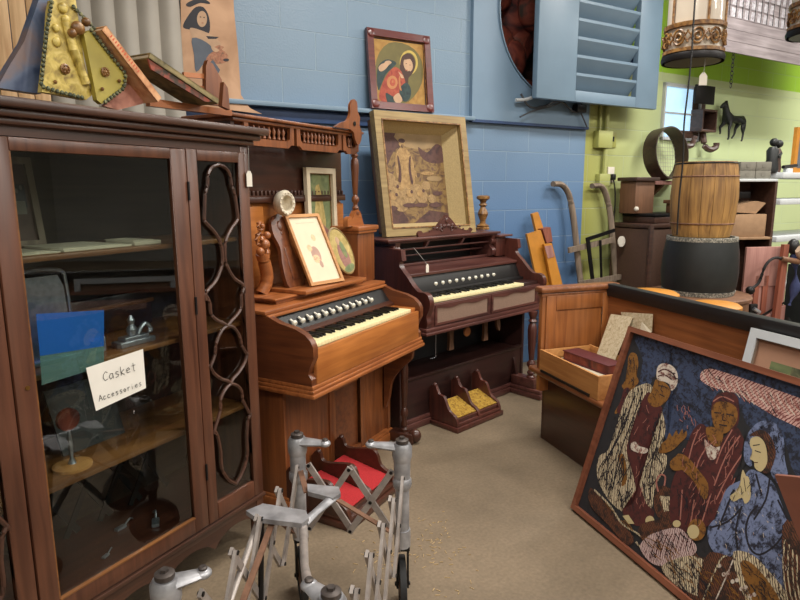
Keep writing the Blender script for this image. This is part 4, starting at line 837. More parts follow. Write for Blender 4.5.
art('shepherd_print', t2, ident, dp-.001, s_, ['land', 'duskp', 'sheep', 'robep', 'skyp'], None, True)
# candlestick

cw = atz(482.5, 229.5, 1.117); t2 = empty('candlestick', Matrix.Translation(cw), 'turned gilt wooden candlestick on the right end of the walnut organ', 'candlestick')
k = .245
obj('stem', G().lathe([(r*.05, z*k) for r, z in ((1, 0), (1.02, .05), (.85, .08), (.95, .12), (.45, .18), (.4, .26), (.6, .36), (.78, .46), (.6, .56), (.35, .66), (.6, .72), (.4, .78), (.5, .84), (.95, .9), (.95, .97), (.6, 1), (.3, .99))], n=24), 'antique', t2); M['goldcandle'] = M['antique']
# sacred picture on the ledge
m_, w2, h2 = onwall(W, -.05, (371, 110), (432, 115), (364, 28)); 
BLw = W.w(W.Y(370, 109, -.07)[0], -.07, 1.9125); BRw = W.w(W.Y(432, 114, -.07)[0], -.07, 1.9125); tl = W.Y(365, 28, -.02); TLw = W.w(W.Y(364, 28, -.012)[0], -.012, tl[1]); m_, w2, h2 = plane3(BLw, BRw, TLw); f = mapper(m_)
t2 = empty('framed_picture', m_, 'dark red framed devotional print of a haloed robed figure, high on the blue wall', 'framed picture')
M['redframe'] = wood('crimson_brown_frame', (72, 20, 18), (104, 36, 30), 'x', .3, coat=.5)
obj('frame', frame_g(w2, h2, .045, .028), 'redframe', t2)
for x in (0, w2):
    for z in (0, h2): obj('corner_ornament', G().ball((x+(.03 if x == 0 else -.03), -.03, z+(.03 if z == 0 else -.03)), .028, 10, (1, .25, 1)), 'redframe', t2)
obj('gilt_slip', G().box(.042, w2-.042, -.014, -.008, .042, .048).box(.042, w2-.042, -.014, -.008, h2-.048, h2-.042).box(.042, .048, -.014, -.008, .042, h2-.042).box(w2-.048, w2-.042, -.014, -.008, .042, h2-.042), 'antique', t2)
M['goldbg'] = mottle('gold_print_ground', [(140, 100, 44), (172, 132, 66)], 20); M['olivebg'] = plain('olive_ground', (98, 88, 42), .6); M['halo'] = plain('pale_gold_halo', (184, 158, 76), .6); M['hair'] = plain('brown_hair', (62, 34, 22), .6); M['redrobe'] = mottle('red_rose_robe', [(130, 46, 36), (170, 82, 58)], 30); M['teal'] = mottle('teal_mantle', [(28, 42, 44), (48, 66, 64)], 30); M['glow'] = plain('pale_yellow_rays', (172, 112, 66), .6)
def q6(L_): return [(360+a/6, 20+b/6) for a, b in L_]
s_ = [(0, q6([(76, 112), (372, 150), (388, 530), (96, 500)])), (1, q6([(170, 140), (290, 155), (365, 240), (368, 380), (290, 490), (190, 500), (100, 400), (96, 240)])), (2, q6(ell(290, 258, 54, 74))), (1, q6(ell(288, 260, 44, 62))),
      (3, q6([(236, 300), (244, 232), (268, 206), (304, 208), (326, 246), (326, 292), (306, 330), (288, 350), (284, 384), (262, 376), (250, 340)])), (4, q6(ell(286, 270, 27, 42, 16, -.25))), (3, q6([(258, 296), (276, 312), (296, 306), (288, 332), (270, 334), (256, 318)])), (3, q6([(258, 236), (280, 218), (306, 226), (316, 250), (296, 236), (270, 240)])), (5, q6(ell(276, 303, 8, 3, 8))), (3, q6(ell(274, 264, 5, 2, 8))), (3, q6(ell(296, 272, 5, 2, 8))),
      (6, q6([(98, 330), (110, 272), (150, 240), (190, 244), (215, 262), (190, 290), (150, 330), (120, 400), (104, 420)])), (5, q6([(112, 470), (124, 400), (158, 330), (200, 286), (236, 300), (262, 350), (270, 400), (262, 470), (220, 505), (150, 500)])), (4, q6([(226, 310), (250, 330), (262, 352), (244, 350)])), (6, q6([(232, 430), (246, 396), (276, 378), (300, 410), (300, 460), (276, 490), (246, 480)])), (6, q6([(150, 440), (186, 456), (214, 478), (216, 503), (166, 503)])),
      (7, q6(ell(190, 376, 32, 40))), (5, q6(ell(192, 376, 17, 23))), (7, q6(ell(192, 372, 5, 8))), (4, q6([(112, 306), (108, 284), (126, 266), (140, 262), (150, 250), (172, 246), (186, 258), (170, 272), (150, 296), (128, 310)])), (4, q6([(196, 470), (208, 452), (226, 440), (240, 456), (250, 482), (236, 500), (214, 502)])), (7, q6([(236, 420), (228, 380), (232, 340), (238, 342), (236, 382), (246, 424)]))]
art('print', t2, f, -.006, s_, ['goldbg', 'olivebg', 'halo', 'hair', 'skin', 'redrobe', 'teal', 'glow'], None, True)
obj('backing', G().box(.03, w2-.03, -.005, -.001, .03, h2-.03), 'darkbrown', t2)
# ================================================================== PEW
t = empty('church_pew', frm(P), 'oak church pew with a black top rail, papers and boxes on its seat', 'pew')
L_ = -2.6; SY = -.048; ST = .425; PT = .885
obj('seat', G().prism([(p.x, p.y) for p in smoothpts([(SY-.02, ST-.035), (SY, ST-.03), (SY+.008, ST-.015), (SY, ST), (SY-.02, ST)], 3)]+[(-.50, ST-.005), (-.50, ST-.035)], 'x', L_, .09), 'pew', t)
g = G(); g.box(L_, .055, -.135, -.115, 0.0, ST-.035, .003); g.box(.03, .055, -.50, -.115, 0, ST-.035); obj('seat_base', g, 'pewd', t)
obj('back_panel', G().box(L_, .0, -.50, -.475, ST-.005, PT-.06), 'pew', t)
obj('back_moulding', G().box(L_, 0, -.476, -.468, .60, .612, .003), 'pew', t)
obj('top_rail', G().box(L_, .0, -.52, -.462, PT-.07, PT, .008), 'blackrail', t)
e = obj('end_panel', G().box(.0, .035, -.53, -.06, 0.30, PT-.03, .003).box(.0, .035, -.53, -.12, 0, .3), 'pewv', t)
obj('end_cap', G().box(-.02, .06, -.55, -.04, PT-.035, PT, .014), 'pew', e); obj('cap_moulding', G().box(-.008, .045, -.54, -.05, PT-.055, PT-.035, .006), 'pew', e)
obj('panel_stile', G().box(-.012, .0, -.5, -.44, ST, PT-.05, .003).box(-.012, 0, -.14, -.08, ST, PT-.05, .003).box(-.012, 0, -.44, -.14, PT-.13, PT-.05, .003), 'pewv', e)
# open pine box
t = empty('wooden_box', frm(P, 0, 0, ST+.001), 'open shallow pine box on the far end of the pew seat', 'box')
bx0, bx1, by0, by1, bh = -.53, -.016, -.37, -.045, .12
obj('side_board', G().prism([(bx0, 0), (bx1, 0), (bx1, bh), (bx0, bh-.005)], 'y', by1-.012, by1).box(bx0, bx1, by0, by0+.012, 0, bh, .002), 'pine', t)
for q in (bx0, bx1-.012): obj('end_board', G().box(q, q+.012, by0+.012, by1-.012, 0, bh-.003, .002), 'pine', t)
obj('bottom_board', G().box(bx0+.012, bx1-.012, by0+.012, by1-.012, .004, .012), 'paper', t)
obj('edge_slot', G().box(bx0+.06, bx1-.02, by1, by1+.006, .0, .012), 'black', t)
o = obj('packing_sheet', G().box(-.5, -.04, -.345, -.075, 0, .055, .004), 'paper'); o.matrix_world = frm(P, 0, 0, ST+.0135); tag(o, 'pale sheet of packing filling the open pine box', 'packing')
t = empty('maroon_book', frm(P, -.235, -.225, ST+.07, .12), 'maroon cloth-covered book or case lying in the open pine box', 'book')
obj('cover', G().box(-.17, .17, -.055, .055, 0, .006, .002).box(-.17, .17, -.055, .055, .046, .052, .002).box(-.17, .17, -.055, -.05, 0, .052, .002), 'maroon', t); obj('page_block', G().box(-.165, .165, -.05, .05, .006, .046), 'redjunk', t)
def sheet3(nm, lb, pts, mat='paper'):
    g = G(); n = (pts[1]-pts[0]).cross(pts[2]-pts[0]).normalized()*.0012
    g._new(list(pts)+[p+n for p in pts], [(0, 1, 2, 3), (7, 6, 5, 4), (0, 4, 5, 1), (1, 5, 6, 2), (2, 6, 7, 3), (3, 7, 4, 0)]); return tag(obj(nm, g, mat), lb, 'papers')
M['printp'] = mottle('printed_paper', [(160, 140, 108), (192, 176, 144), (204, 190, 162)], 70, .8)
def pp(px, py, Y): a = P.Y(px, py, Y); return P.w(a[0], Y, a[1])
sheet3('printed_sheet', 'large printed sheet leaning from the pine box to the pew back', [pp(596, 357, -.33), pp(614, 363, -.33), pp(633, 317, -.455), pp(611, 314, -.455)], 'printp')
sheet3('printed_sheet', 'second paper sheet leaning against the pew back, right of the large one', [pp(630, 345, -.44), pp(652, 332, -.45), pp(653, 314, -.462), pp(621, 312, -.462)], 'printp')
sheet3('paper_slip', 'folded paper slip in front of the second sheet', [pp(640, 330, -.43), pp(651, 337, -.43), pp(651, 331, -.44), pp(642, 322, -.44)], 'paper')
# white framed picture on the pew seat
t3, w3, h3 = plane3(P.w(-1.42, -.36, ST+.002), P.w(-.94, -.36, ST+.002), P.w(-1.42, -.452, .84))
a = P.Y(757, 328, -.45); 
BL = P.w(-.98, -.36, ST+.002); BR = P.w(-1.6, -.36, ST+.002); TL = P.w(-1.02, -.45, .835)
m_, w3, h3 = plane3(BL, BR, P.w(-.98, -.45, .84))
t = empty('framed_print', m_, 'white framed print with pink mat leaning on the pew back behind the batik', 'framed picture')
obj('frame', frame_g(w3, h3, .035, .022), 'white', t); obj('inner_bead', G().box(.033, w3-.033, -.014, -.006, h3-.041, h3-.033).box(.033, .04, -.014, -.006, .033, h3-.033), 'greyw', t)
M['pinkmat'] = plain('pink_mat_board', (172, 130, 104), .8, var=.03); M['darkland'] = mottle('dark_green_landscape', [(50, 54, 40), (90, 92, 66), (130, 124, 90)], 14)
art('print', t, ident, -.002, [(0, rect(.03, w3-.03, .03, h3-.03)), (1, rect(.11, w3-.1, .1, h3-.11)), (2, rect(.11, .2, .1, h3-.11))], ['pinkmat', 'darkland', 'sage'])
# ================================================================== BATIK
PP = Fr(.713, 3.22, -18.5)
o_ = Fr(.692, 3.121, -18.5)
BLp = atz(575, 508, 0.004); d_ = V3((.318, -.948, 0)).normalized(); r = ray(633, 327); TLp = CAM + r*((BLp-CAM).dot(d_)/r.dot(d_))
m_, w2, h2 = plane3(BLp, BLp+d_*1.25, TLp); f = mapper(m_)
t = empty('batik_painting', m_, 'large framed batik of robed figures around a swaddled baby, leaning on the pew', 'painting')
obj('frame', frame_g(w2, h2, .022, .026, .0), 'frame_red', t); obj('backing_board', G().box(.018, w2-.018, -.006, -.002, .018, h2-.018), 'darkbrown', t)
B = {}
B['bg'] = crackle('batik_black', (34, 34, 38), (18, 16, 18), 30, .3); B['sky'] = crackle('batik_blue', (54, 66, 94), (24, 26, 38), 60, .40); B['cream'] = crackle('batik_cream', (206, 190, 158), (60, 40, 34), 60, .36, 34, ang=.5); B['red'] = crackle('batik_maroon', (78, 32, 30), (48, 22, 24), 40, .36)
B['ochre'] = crackle('batik_ochre', (132, 88, 34), (72, 44, 22), 60, .36); B['white'] = crackle('batik_white', (206, 194, 180), (110, 60, 52), 60, .38); B['thatch'] = crackle('batik_thatch', (204, 164, 154), (110, 44, 44), 34, .34, 30, ang=-.6)
B['pale'] = crackle('batik_face_cream', (192, 174, 130), (130, 100, 70), 40, .25); B['mary'] = crackle('batik_pale_blue', (112, 124, 158), (34, 36, 52), 44, .40); B['hay'] = crackle('batik_hay', (100, 58, 36), (40, 26, 22), 40, .4, 40, ang=.9); B['pink'] = crackle('batik_swaddle', (204, 178, 174), (84, 42, 40), 40, .3, 40, ang=.7); B['line'] = plain('batik_dark_line', (26, 22, 30), .8); B['streak'] = crackle('batik_pink_streak', (164, 106, 94), (120, 60, 54), 60, .3)
ks = list(B); K = {k: i for i, k in enumerate(ks)}
def cA(L, s=5, ox=580, oy=320): return [(ox+a/s, oy+b/s) for a, b in L]
sh = []
LAY = [0]
def A(k, pts):
    LAY[0] += 1; sh.append((K[k], pts, LAY[0]))
def LN(pts, w=1.6, k='line'):
    pts = [(p.x, p.y) for p in smoothpts(pts, 3)]
    for q in stroke(pts, w): sh.append((K[k], q, LAY[0]+.2+.6*random.random()))
A('bg', [f_ for f_ in [(560, 520), (640, 320), (860, 400), (860, 800)]])
A('sky', [(638, 336), (700, 355), (860, 415), (860, 520), (800, 480), (786, 440), (770, 424), (752, 428), (744, 415), (735, 392), (718, 394), (712, 430), (690, 440), (680, 436), (668, 442), (664, 410), (678, 386), (662, 366), (650, 388), (640, 392), (644, 360)])
A('thatch', [(703, 372), (712, 369), (730, 374), (760, 384), (800, 398), (870, 424), (870, 460), (800, 428), (775, 416), (752, 402), (738, 394), (722, 390), (710, 386), (702, 380)])
for i in range(34):
    x = 704+i*3.4; y = 371+(x-704)*.3; LN([(x, y+1), (x+3, y+9), (x+9+random.random()*3, y+14+random.random()*8)], .9, 'streak' if i % 2 else 'white')
A('ochre', cA([(262, 165), (290, 175), (298, 230), (285, 270), (300, 310), (270, 350), (225, 420), (200, 450), (190, 470), (180, 460), (215, 400), (225, 350), (215, 330), (240, 290), (245, 230), (248, 190)]))
A('red', cA([(225, 350), (250, 340), (262, 380), (232, 420), (205, 470), (190, 450), (212, 400)]))
# man in striped robe
A('cream', [(640, 386), (630, 393), (622, 412), (614, 440), (608, 452), (601, 456), (598, 470), (601, 484), (610, 500), (624, 512), (634, 508), (638, 496), (636, 470), (634, 440), (642, 414), (654, 392), (650, 384)])
A('cream', [(660, 404), (664, 414), (667, 430), (662, 450), (668, 456), (667, 468), (660, 480), (656, 484), (655, 497), (652, 514), (646, 505), (640, 482), (642, 456), (650, 430)])
A('red', [(650, 392), (658, 402), (664, 410), (657, 424), (652, 436), (645, 450), (640, 470), (641, 484), (648, 504), (656, 512), (650, 524), (638, 526), (628, 520), (624, 510), (634, 504), (638, 494), (634, 474), (628, 452), (631, 436), (636, 420), (642, 404)])
A('white', cA([(313, 68), (335, 60), (350, 80), (395, 95), (390, 115), (360, 118), (315, 100)], 5, 570, 430))
A('ochre', cA([(246, 130), (275, 125), (290, 200), (288, 262), (265, 280), (270, 200)], 5, 570, 430))
A('ochre', cA([(385, 300), (425, 310), (460, 350), (445, 400), (400, 435), (365, 430), (345, 395), (370, 350)])); A('white', cA([(390, 262), (400, 230), (430, 218), (470, 232), (495, 270), (494, 320), (475, 350), (462, 352), (455, 325), (430, 310), (395, 300)]))
LN(cA([(398, 262), (430, 248), (470, 268), (488, 300)]), 1.4, 'red'); LN(cA([(396, 284), (430, 276), (466, 300)]), 1.2, 'red'); LN(cA([(400, 330), (430, 335), (445, 345)]), .9); LN(cA([(405, 372), (430, 385)]), 1.0); LN(cA([(420, 325), (412, 350), (422, 362)]), .8)
A('ochre', [(660, 453), (663, 444), (668, 440), (671, 433), (674, 437), (678, 430), (680, 435), (684, 429), (685, 434), (688, 431), (688, 437), (682, 443), (676, 449), (668, 453)])
for p in ([(644, 392), (634, 420), (622, 452), (614, 490)], [(636, 396), (624, 430), (610, 460), (608, 490)], [(628, 408), (618, 440), (604, 466)], [(663, 420), (660, 440), (652, 470), (652, 500)], [(658, 456), (664, 470), (650, 490)]): LN(p, 1.1, 'line')
A('pale', [(624, 516), (630, 515), (636, 524), (630, 524)]); A('pale', ell(651.5, 521, 4.5, 5)); 
# jug
A('hay', [(656, 494), (662, 486), (674, 490), (680, 500), (678, 518), (666, 522), (657, 512)]); A('cream', [(661, 496), (674, 497), (676, 510), (666, 512)]); LN([(660, 492), (658, 482), (662, 475), (667, 477), (666, 486)], 1.6, 'streak')
# man in maroon
A('red', [(702, 424), (694, 432), (689, 444), (682, 462), (676, 476), (672, 492), (672, 520), (680, 532), (700, 530), (715, 522), (728, 500), (738, 478), (746, 462), (749, 448), (744, 434), (736, 424), (724, 440), (712, 430)])
for p in ([(742, 436), (728, 456), (716, 486)], [(746, 452), (730, 476), (718, 500)], [(700, 430), (694, 446), (690, 462)], [(708, 448), (700, 462), (696, 480)], [(734, 430), (724, 448), (718, 464)], [(684, 490), (682, 520)], [(696, 500), (692, 526)], [(712, 496), (704, 522)]): LN(p, 1.3, 'streak')
A('bg', [(737, 412), (744, 424), (752, 450), (744, 470), (734, 480), (742, 462), (748, 448), (741, 430), (734, 424)])
A('red', cA([(165, 355), (175, 300), (205, 270), (255, 262), (295, 285), (305, 340), (300, 420), (270, 450), (262, 400), (200, 310)], 5, 680, 340)); A('ochre', cA([(168, 345), (190, 315), (240, 310), (290, 340), (296, 400), (262, 450), (225, 470), (185, 440), (168, 390)], 5, 680, 340))
A('ochre', cA([(140, 440), (185, 440), (225, 468), (215, 520), (190, 535), (150, 500)], 5, 680, 340)); A('white', cA([(132, 500), (150, 515), (185, 540), (210, 535), (190, 590), (160, 600), (140, 560)], 5, 680, 340))
LN(cA([(180, 365), (215, 368)], 5, 680, 340), 1.2); LN(cA([(240, 372), (278, 380)], 5, 680, 340), 1.2); LN(cA([(228, 370), (222, 400), (238, 405)], 5, 680, 340), 1); LN(cA([(205, 425), (245, 432)], 5, 680, 340), 1.3); LN(cA([(175, 310), (220, 285), (280, 310)], 5, 680, 340), 1.2, 'streak')
A('ochre', [(680, 454), (690, 458), (700, 470), (710, 484), (709, 498), (704, 498), (696, 482), (684, 470), (676, 464)]); A('ochre', [(672, 462), (680, 456), (688, 462), (684, 470), (674, 470)])
# kneeling woman
A('mary', [(747, 462), (746, 446), (751, 432), (760, 423), (770, 421), (780, 426), (786, 440), (787, 460), (790, 478), (780, 484), (772, 470), (774, 450), (768, 438), (758, 436), (752, 446), (754, 466)]); A('hay', [(752, 436), (762, 430), (772, 436), (778, 452), (774, 468), (770, 474), (764, 470), (770, 452), (764, 438)])
A('pale', [(753, 439), (760, 437), (766, 442), (769, 452), (769, 464), (763, 472), (757, 468), (756, 462), (752, 459), (755, 452), (752, 446)]); LN([(755, 446), (762, 445)], 1.0); LN([(757, 451), (763, 453)], 1.0); LN([(756, 463), (760, 463)], .9, 'red')
A('mary', [(752, 470), (744, 480), (732, 486), (724, 498), (720, 515), (711, 526), (710, 540), (716, 552), (728, 558), (742, 552), (756, 556), (768, 568), (780, 590), (800, 600), (796, 540), (790, 520), (782, 500), (776, 484), (764, 474)])
for p in ([(772, 478), (768, 500), (756, 520)], [(790, 528), (778, 545), (762, 555), (752, 548), (748, 530), (752, 515), (760, 506)], [(736, 490), (728, 510), (720, 530)], [(744, 506), (738, 530), (740, 550)], [(758, 474), (764, 496)], [(712, 528), (730, 522), (744, 508)], [(780, 500), (790, 520)]): LN(p, 2.0)
A('pale', [(745, 470), (748, 476), (751, 478), (753, 490), (752, 500), (747, 504), (744, 498), (736, 502), (732, 497), (738, 492), (742, 488), (743, 478)]); LN([(746, 478), (748, 492)], .7)
# baby, hay, basket
A('hay', [(592, 488), (604, 500), (620, 520), (636, 538), (628, 545), (610, 525), (592, 505)]); LN([(596, 490), (612, 506), (624, 524), (640, 534), (650, 544), (644, 548), (638, 542)], 1.8, 'cream')
A('hay', [(640, 530), (660, 520), (676, 524), (690, 536), (700, 556), (716, 560), (714, 590), (720, 620), (690, 600), (664, 570)]); A('pink', [(642, 548), (648, 538), (660, 532), (680, 528), (692, 538), (699, 548), (694, 556), (676, 560), (664, 566), (652, 562)]); A('cream', [(664, 566), (690, 556), (708, 562), (712, 580), (704, 596), (690, 592), (674, 582)])
for i in range(9): LN([(652+i*5, 560-i*1.5), (656+i*5, 546-i*1.5), (662+i*4, 536-i*.6)], .9, 'red')
A('ochre', ell(699, 530, 9, 11)); A('pale', ell(695.5, 532, 6, 7)); A('pale', ell(679, 524, 4, 3.5))
A('hay', [(706, 560), (730, 556), (760, 575), (790, 620), (760, 700), (700, 640)]); A('cream', [(735, 556), (742, 551), (756, 556), (772, 572), (790, 596), (800, 640), (770, 640), (744, 590)]); A('ochre', [(743, 564), (752, 562), (768, 578), (784, 604), (790, 640), (772, 630), (752, 594)])
for i in range(14): A('white', ell(722+i*4.4, 566+i*3.6+(i % 2)*5, 2, 2.2, 8))
LN([(706, 600), (722, 562), (730, 556)], 1.6, 'cream'); LN([(714, 610), (730, 575), (736, 560)], 1.4, 'white')
A('hay', [(790, 520), (830, 560), (860, 700), (800, 660), (786, 560)])
for i in range(5): LN([(788+i*4, 540+i*5), (786+i*5, 570+i*6), (792+i*6, 610+i*6)], 1.6, 'cream')
def inside(p, poly):
    c = False; n = len(poly)
    for i in range(n):
        a, b = poly[i], poly[i-1]
        if (a[1] > p[1]) != (b[1] > p[1]) and p[0] < (b[0]-a[0])*(p[1]-a[1])/(b[1]-a[1])+a[0]: c = not c
    return c
def hatch(poly, n, k, ang, ln, w, seed):
    random.seed(seed); xs = [p[0] for p in poly]; ys = [p[1] for p in poly]; i = 0; tries = 0
    while i < n and tries < n*20:
        tries += 1; x = random.uniform(min(xs), max(xs)); y = random.uniform(min(ys), max(ys)); a = ang+random.gauss(0, .25); l = ln*random.uniform(.5, 1.3)
        q = (x+l*cos(a), y+l*sin(a))
        if inside((x, y), poly) and inside(q, poly): i += 1; LN([(x, y), ((x+q[0])/2+random.gauss(0, .8), (y+q[1])/2), q], w, k)
rob1 = [(640, 386), (630, 393), (622, 412), (614, 440), (601, 456), (598, 470), (601, 484), (610, 500), (624, 512), (634, 508), (636, 470), (634, 440), (642, 414), (650, 390)]
hatch(rob1, 46, 'line', 1.75, 14, .9, 1); hatch([(660, 408), (667, 430), (664, 450), (668, 462), (656, 484), (652, 510), (642, 482), (644, 456), (652, 430)], 22, 'line', 1.7, 11, .9, 2)
hatch([(650, 400), (660, 412), (650, 440), (642, 470), (650, 508), (640, 522), (632, 500), (632, 452), (640, 420)], 16, 'streak', 1.8, 8, .5, 3)
hatch([(702, 424), (689, 444), (676, 476), (672, 520), (700, 530), (728, 500), (746, 462), (742, 434), (724, 440)], 46, 'streak', 1.9, 9, .6, 4)
hatch([(684, 470), (676, 500), (676, 525), (700, 528), (720, 505)], 22, 'line', 1.6, 12, .7, 5)
hatch([(752, 472), (724, 498), (711, 530), (728, 556), (780, 588), (796, 560), (790, 520), (770, 480)], 60, 'line', 2.0, 7, .6, 6); hatch([(752, 472), (724, 498), (711, 530), (728, 556), (780, 588), (796, 560), (790, 520), (770, 480)], 30, 'white', 1.2, 4, .5, 7)
hatch([(747, 460), (748, 438), (760, 424), (776, 424), (786, 440), (788, 470), (776, 452), (766, 434), (754, 442)], 22, 'line', 1.5, 5, .8, 8)
hatch([(660, 345), (700, 358), (790, 400), (790, 430), (740, 400), (700, 420), (680, 430), (672, 390)], 40, 'line', .8, 9, .7, 9); hatch([(676, 400), (700, 398), (700, 430), (680, 430)], 14, 'streak', 1.4, 6, .5, 10)
hatch([(596, 490), (640, 540), (690, 590), (760, 640), (760, 600), (700, 555), (640, 530)], 60, 'ochre', .9, 12, .7, 11); hatch([(650, 560), (700, 556), (716, 570), (712, 600), (690, 600)], 40, 'line', 1.1, 10, .9, 12); hatch([(640, 540), (660, 528), (696, 534), (698, 552), (664, 566)], 26, 'line', 1.0, 9, .7, 13)
hatch([(742, 556), (756, 560), (790, 600), (790, 630), (750, 590)], 26, 'line', .9, 8, .8, 14); hatch([(632, 355), (640, 360), (638, 390), (624, 420), (620, 425), (628, 380)], 16, 'line', 1.6, 5, .7, 15)
hatch([(658, 380), (672, 384), (668, 402), (652, 402)], 8, 'hay', 1.2, 4, .6, 16); hatch([(714, 406), (737, 406), (730, 430), (716, 424)], 10, 'hay', 1.3, 4, .6, 17); hatch([(682, 456), (700, 472), (706, 492), (690, 474)], 10, 'hay', 1.0, 5, .6, 18)
art('batik_cloth', t, f, -.0065, sh, [B[k] for k in ks], (.02, w2-.02, .02, h2-.02), True)
# brown board in the near right corner
M['redboard'] = plain('red_brown_board', (118, 70, 54), .5, var=.08)
c0 = aty(774.5, 475, 1.28); 
bl_ = aty(835, 620, 1.16)
t = empty('brown_board', Matrix.Identity(4), 'flat reddish brown board edge in front of the batik at the near right', 'board')
pts = [aty(774.5, 475, 1.36), aty(880, 485, 1.2), aty(905, 690, 1.1), aty(838, 640, 1.2)]
nn = (pts[1]-pts[0]).cross(pts[3]-pts[0]).normalized()*.016
if nn.y < 0: nn = -nn
g = G(); zl = .0
# continues straight down to the floor
g._new([pts[0], pts[1], pts[2], pts[3]]+[p+nn for p in pts], [(0, 1, 2, 3), (7, 6, 5, 4), (0, 4, 5, 1), (1, 5, 6, 2), (2, 6, 7, 3), (3, 7, 4, 0)]); obj('board_face', g, 'redboard', t)
g = G(); q = (pts[2]+pts[3])/2+nn; g.bar(q, (q.x+.1, q.y+.12, 0.0), .05, .02, (0, 1, 0)); obj('board_prop', g, 'darkbrown', t)
# ================================================================== CHURCH TRUCK
t = empty('folding_truck', atz(297, 437, .6)*1, 'folding metal accordion truck with four posts standing on the floor between cabinet and organs', 'trolley')
t.location.z = 0; T0 = V3(t.location)
def L3(v): return V3(v)-T0
pa, pb, pc, pd = [V3(v) for v in ((-.341, 1.901, 0), (.005, 1.849, 0), (-.496, 1.158, 0), (-.140, 1.098, 0))]
ends = {0: V3((-.246, 1.875, 0)), 1: V3((-.096, 1.866, 0)), 2: V3((-.427, 1.192, 0)), 3: V3((-.192, 1.15, 0))}
M['capiron'] = plain('worn_iron_cap', (78, 70, 66), .5, .5, .3, 60)
for i, p in enumerate((pa, pb, pc, pd)):
    q = L3(p); x, y = 0, 0
    g = G(); g.lathe([(.028, .54), (.032, .555), (.032, .588), (.025, .60)], n=20); g.lathe([(.026, .47), (.027, .54)], n=20); g.lathe([(.024, .485), (.031, .475), (.031, .455), (.023, .44)], n=20); g.lathe([(.023, .30), (.023, .46)], n=20); g.lathe([(.027, .30), (.027, .24), (.02, .235)], n=20)
    post = obj('post', g, 'alu', t); post.location = q
    ca = obj('cap_nut', G().lathe([(.02, .6), (.021, .603), (.021, .612), (.016, .615)], n=20).lathe([(.009, .615), (.009, .622)], n=6), 'capiron', post)
    ang = (.28, .05, .6, .3)[i]; g = G(); g.T = Matrix.Rotation(ang, 4, 'Z')
    for s in (-.018, .018): g.prism([(s-.003, .24), (s+.003, .24), (s+.003, .09), (s-.003, .09)], 'y', -.014, .014)
    g.box(-.024, .024, -.02, .02, .228, .242, .003); g.tube([(-.026, 0, .1), (.026, 0, .1)], .007, 8); obj('wheel_fork', g, 'iron', post)
    g = G(); g.T = Matrix.Rotation(ang, 4, 'Z') @ Matrix.Translation((0, 0, .0955)) @ Matrix.Rotation(pi/2, 4, 'Y'); g.lathe([(.075, -.012), (.095, -.010), (.095, .010), (.075, .012)], n=32, cap=False); g.mi = 1; g.lathe([(.02, -.012), (.075, -.005), (.075, .005), (.02, .012)], n=32); obj('wheel', g, ['rubber', 'midbrown'], post)
    e_ = L3(ends[i])-q; g = G(); a = V3((0, 0, .585)); b = V3((e_.x, e_.y, .588)); k_ = 8
    g.tube([a+(b-a)*(j/k_) for j in range(k_+1)], [.029-.012*j/k_ for j in range(k_+1)], 12, flat=.5); g.ball(b, .019, 12, (1, 1, .6)); ar = obj('arm', g, 'alu', post)
    g = G(); g.T = Matrix.Translation((b.x, b.y, 0)); g.lathe([(.009, .594), (.010, .602), (.007, .605)], n=10); obj('arm_bolt', g, 'capiron', post)
def lattice(A_, B_, n, zt, zb, off=0.0, mat='alubar'):
    A_, B_ = L3(A_), L3(B_); d = (B_-A_); d.z = 0; nr = V3((-d.y, d.x, 0)).normalized()
    for i in range(n):
        a = A_+d*(i/n); b = A_+d*((i+1)/n)
        for (u, v, s) in ((a+V3((0, 0, zt)), b+V3((0, 0, zb)), 1), (a+V3((0, 0, zb)), b+V3((0, 0, zt)), -1)):
            g = G(); g.bar(u+nr*.006*s, v+nr*.006*s, .020, .009, nr)
            o = obj('lattice_bar', g, mat, t)
            for c in (u, v, (u+v)/2): g = G(); g.T = Matrix.Translation(c+nr*.006*s) @ nr.to_track_quat('Z', 'Y').to_matrix().to_4x4(); g.lathe([(.006, -.007), (.006, .007)], n=8); obj('rivet', g, 'iron', o)
for i, (p, q) in enumerate(((pa, pb),)): 
    dd = (pb-pa).normalized(); lattice(pa+dd*.035, pb-dd*.035, 2, .50, .28)
sd = (pc-pa).normalized(); lattice(pa+sd*.02, pc-sd*.05+V3((.04, .03, 0)), 4, .505, .26)
sd = (pd-pb).normalized(); lattice(pb+sd*.02, pd-sd*.03, 5, .49, .24)
g = G(); g.prism([(p.x, p.y) for p in (L3(v) for v in (V3((-.44, 1.60, 0)), V3((-.40, 1.56, 0)), V3((-.27, 1.53, 0)), V3((-.255, 1.56, 0)), V3((-.27, 1.60, 0)), V3((-.40, 1.64, 0))))], 'z', .492, .506); obj('centre_plate', g, 'alu', t)
g = G(); g.prism([(p.x, p.y) for p in (L3(v) for v in (V3((-.29, 1.76, 0)), V3((-.28, 1.71, 0)), V3((-.20, 1.67, 0)), V3((-.18, 1.70, 0)), V3((-.19, 1.74, 0))))], 'z', .492, .506); obj('centre_plate', g, 'alu', t)
g = G(); g.tube([L3((-.27, 1.56, .49)), L3((-.245, 1.61, .492)), L3((-.20, 1.70, .494))], [.017, .013, .017], 12, flat=.6); obj('centre_link', g, 'alu', t)
obj('centre_link', G().tube([L3((-.27, 1.55, .485)), L3((-.235, 1.35, .5)), L3((-.195, 1.16, .575))], [.012, .010, .012], 10, flat=.7), 'alubar', t)
obj('centre_link', G().tube([L3((-.40, 1.60, .49)), L3((-.42, 1.45, .42)), L3((-.44, 1.30, .35))], [.010, .009, .009], 10, flat=.7), 'alubar', t)
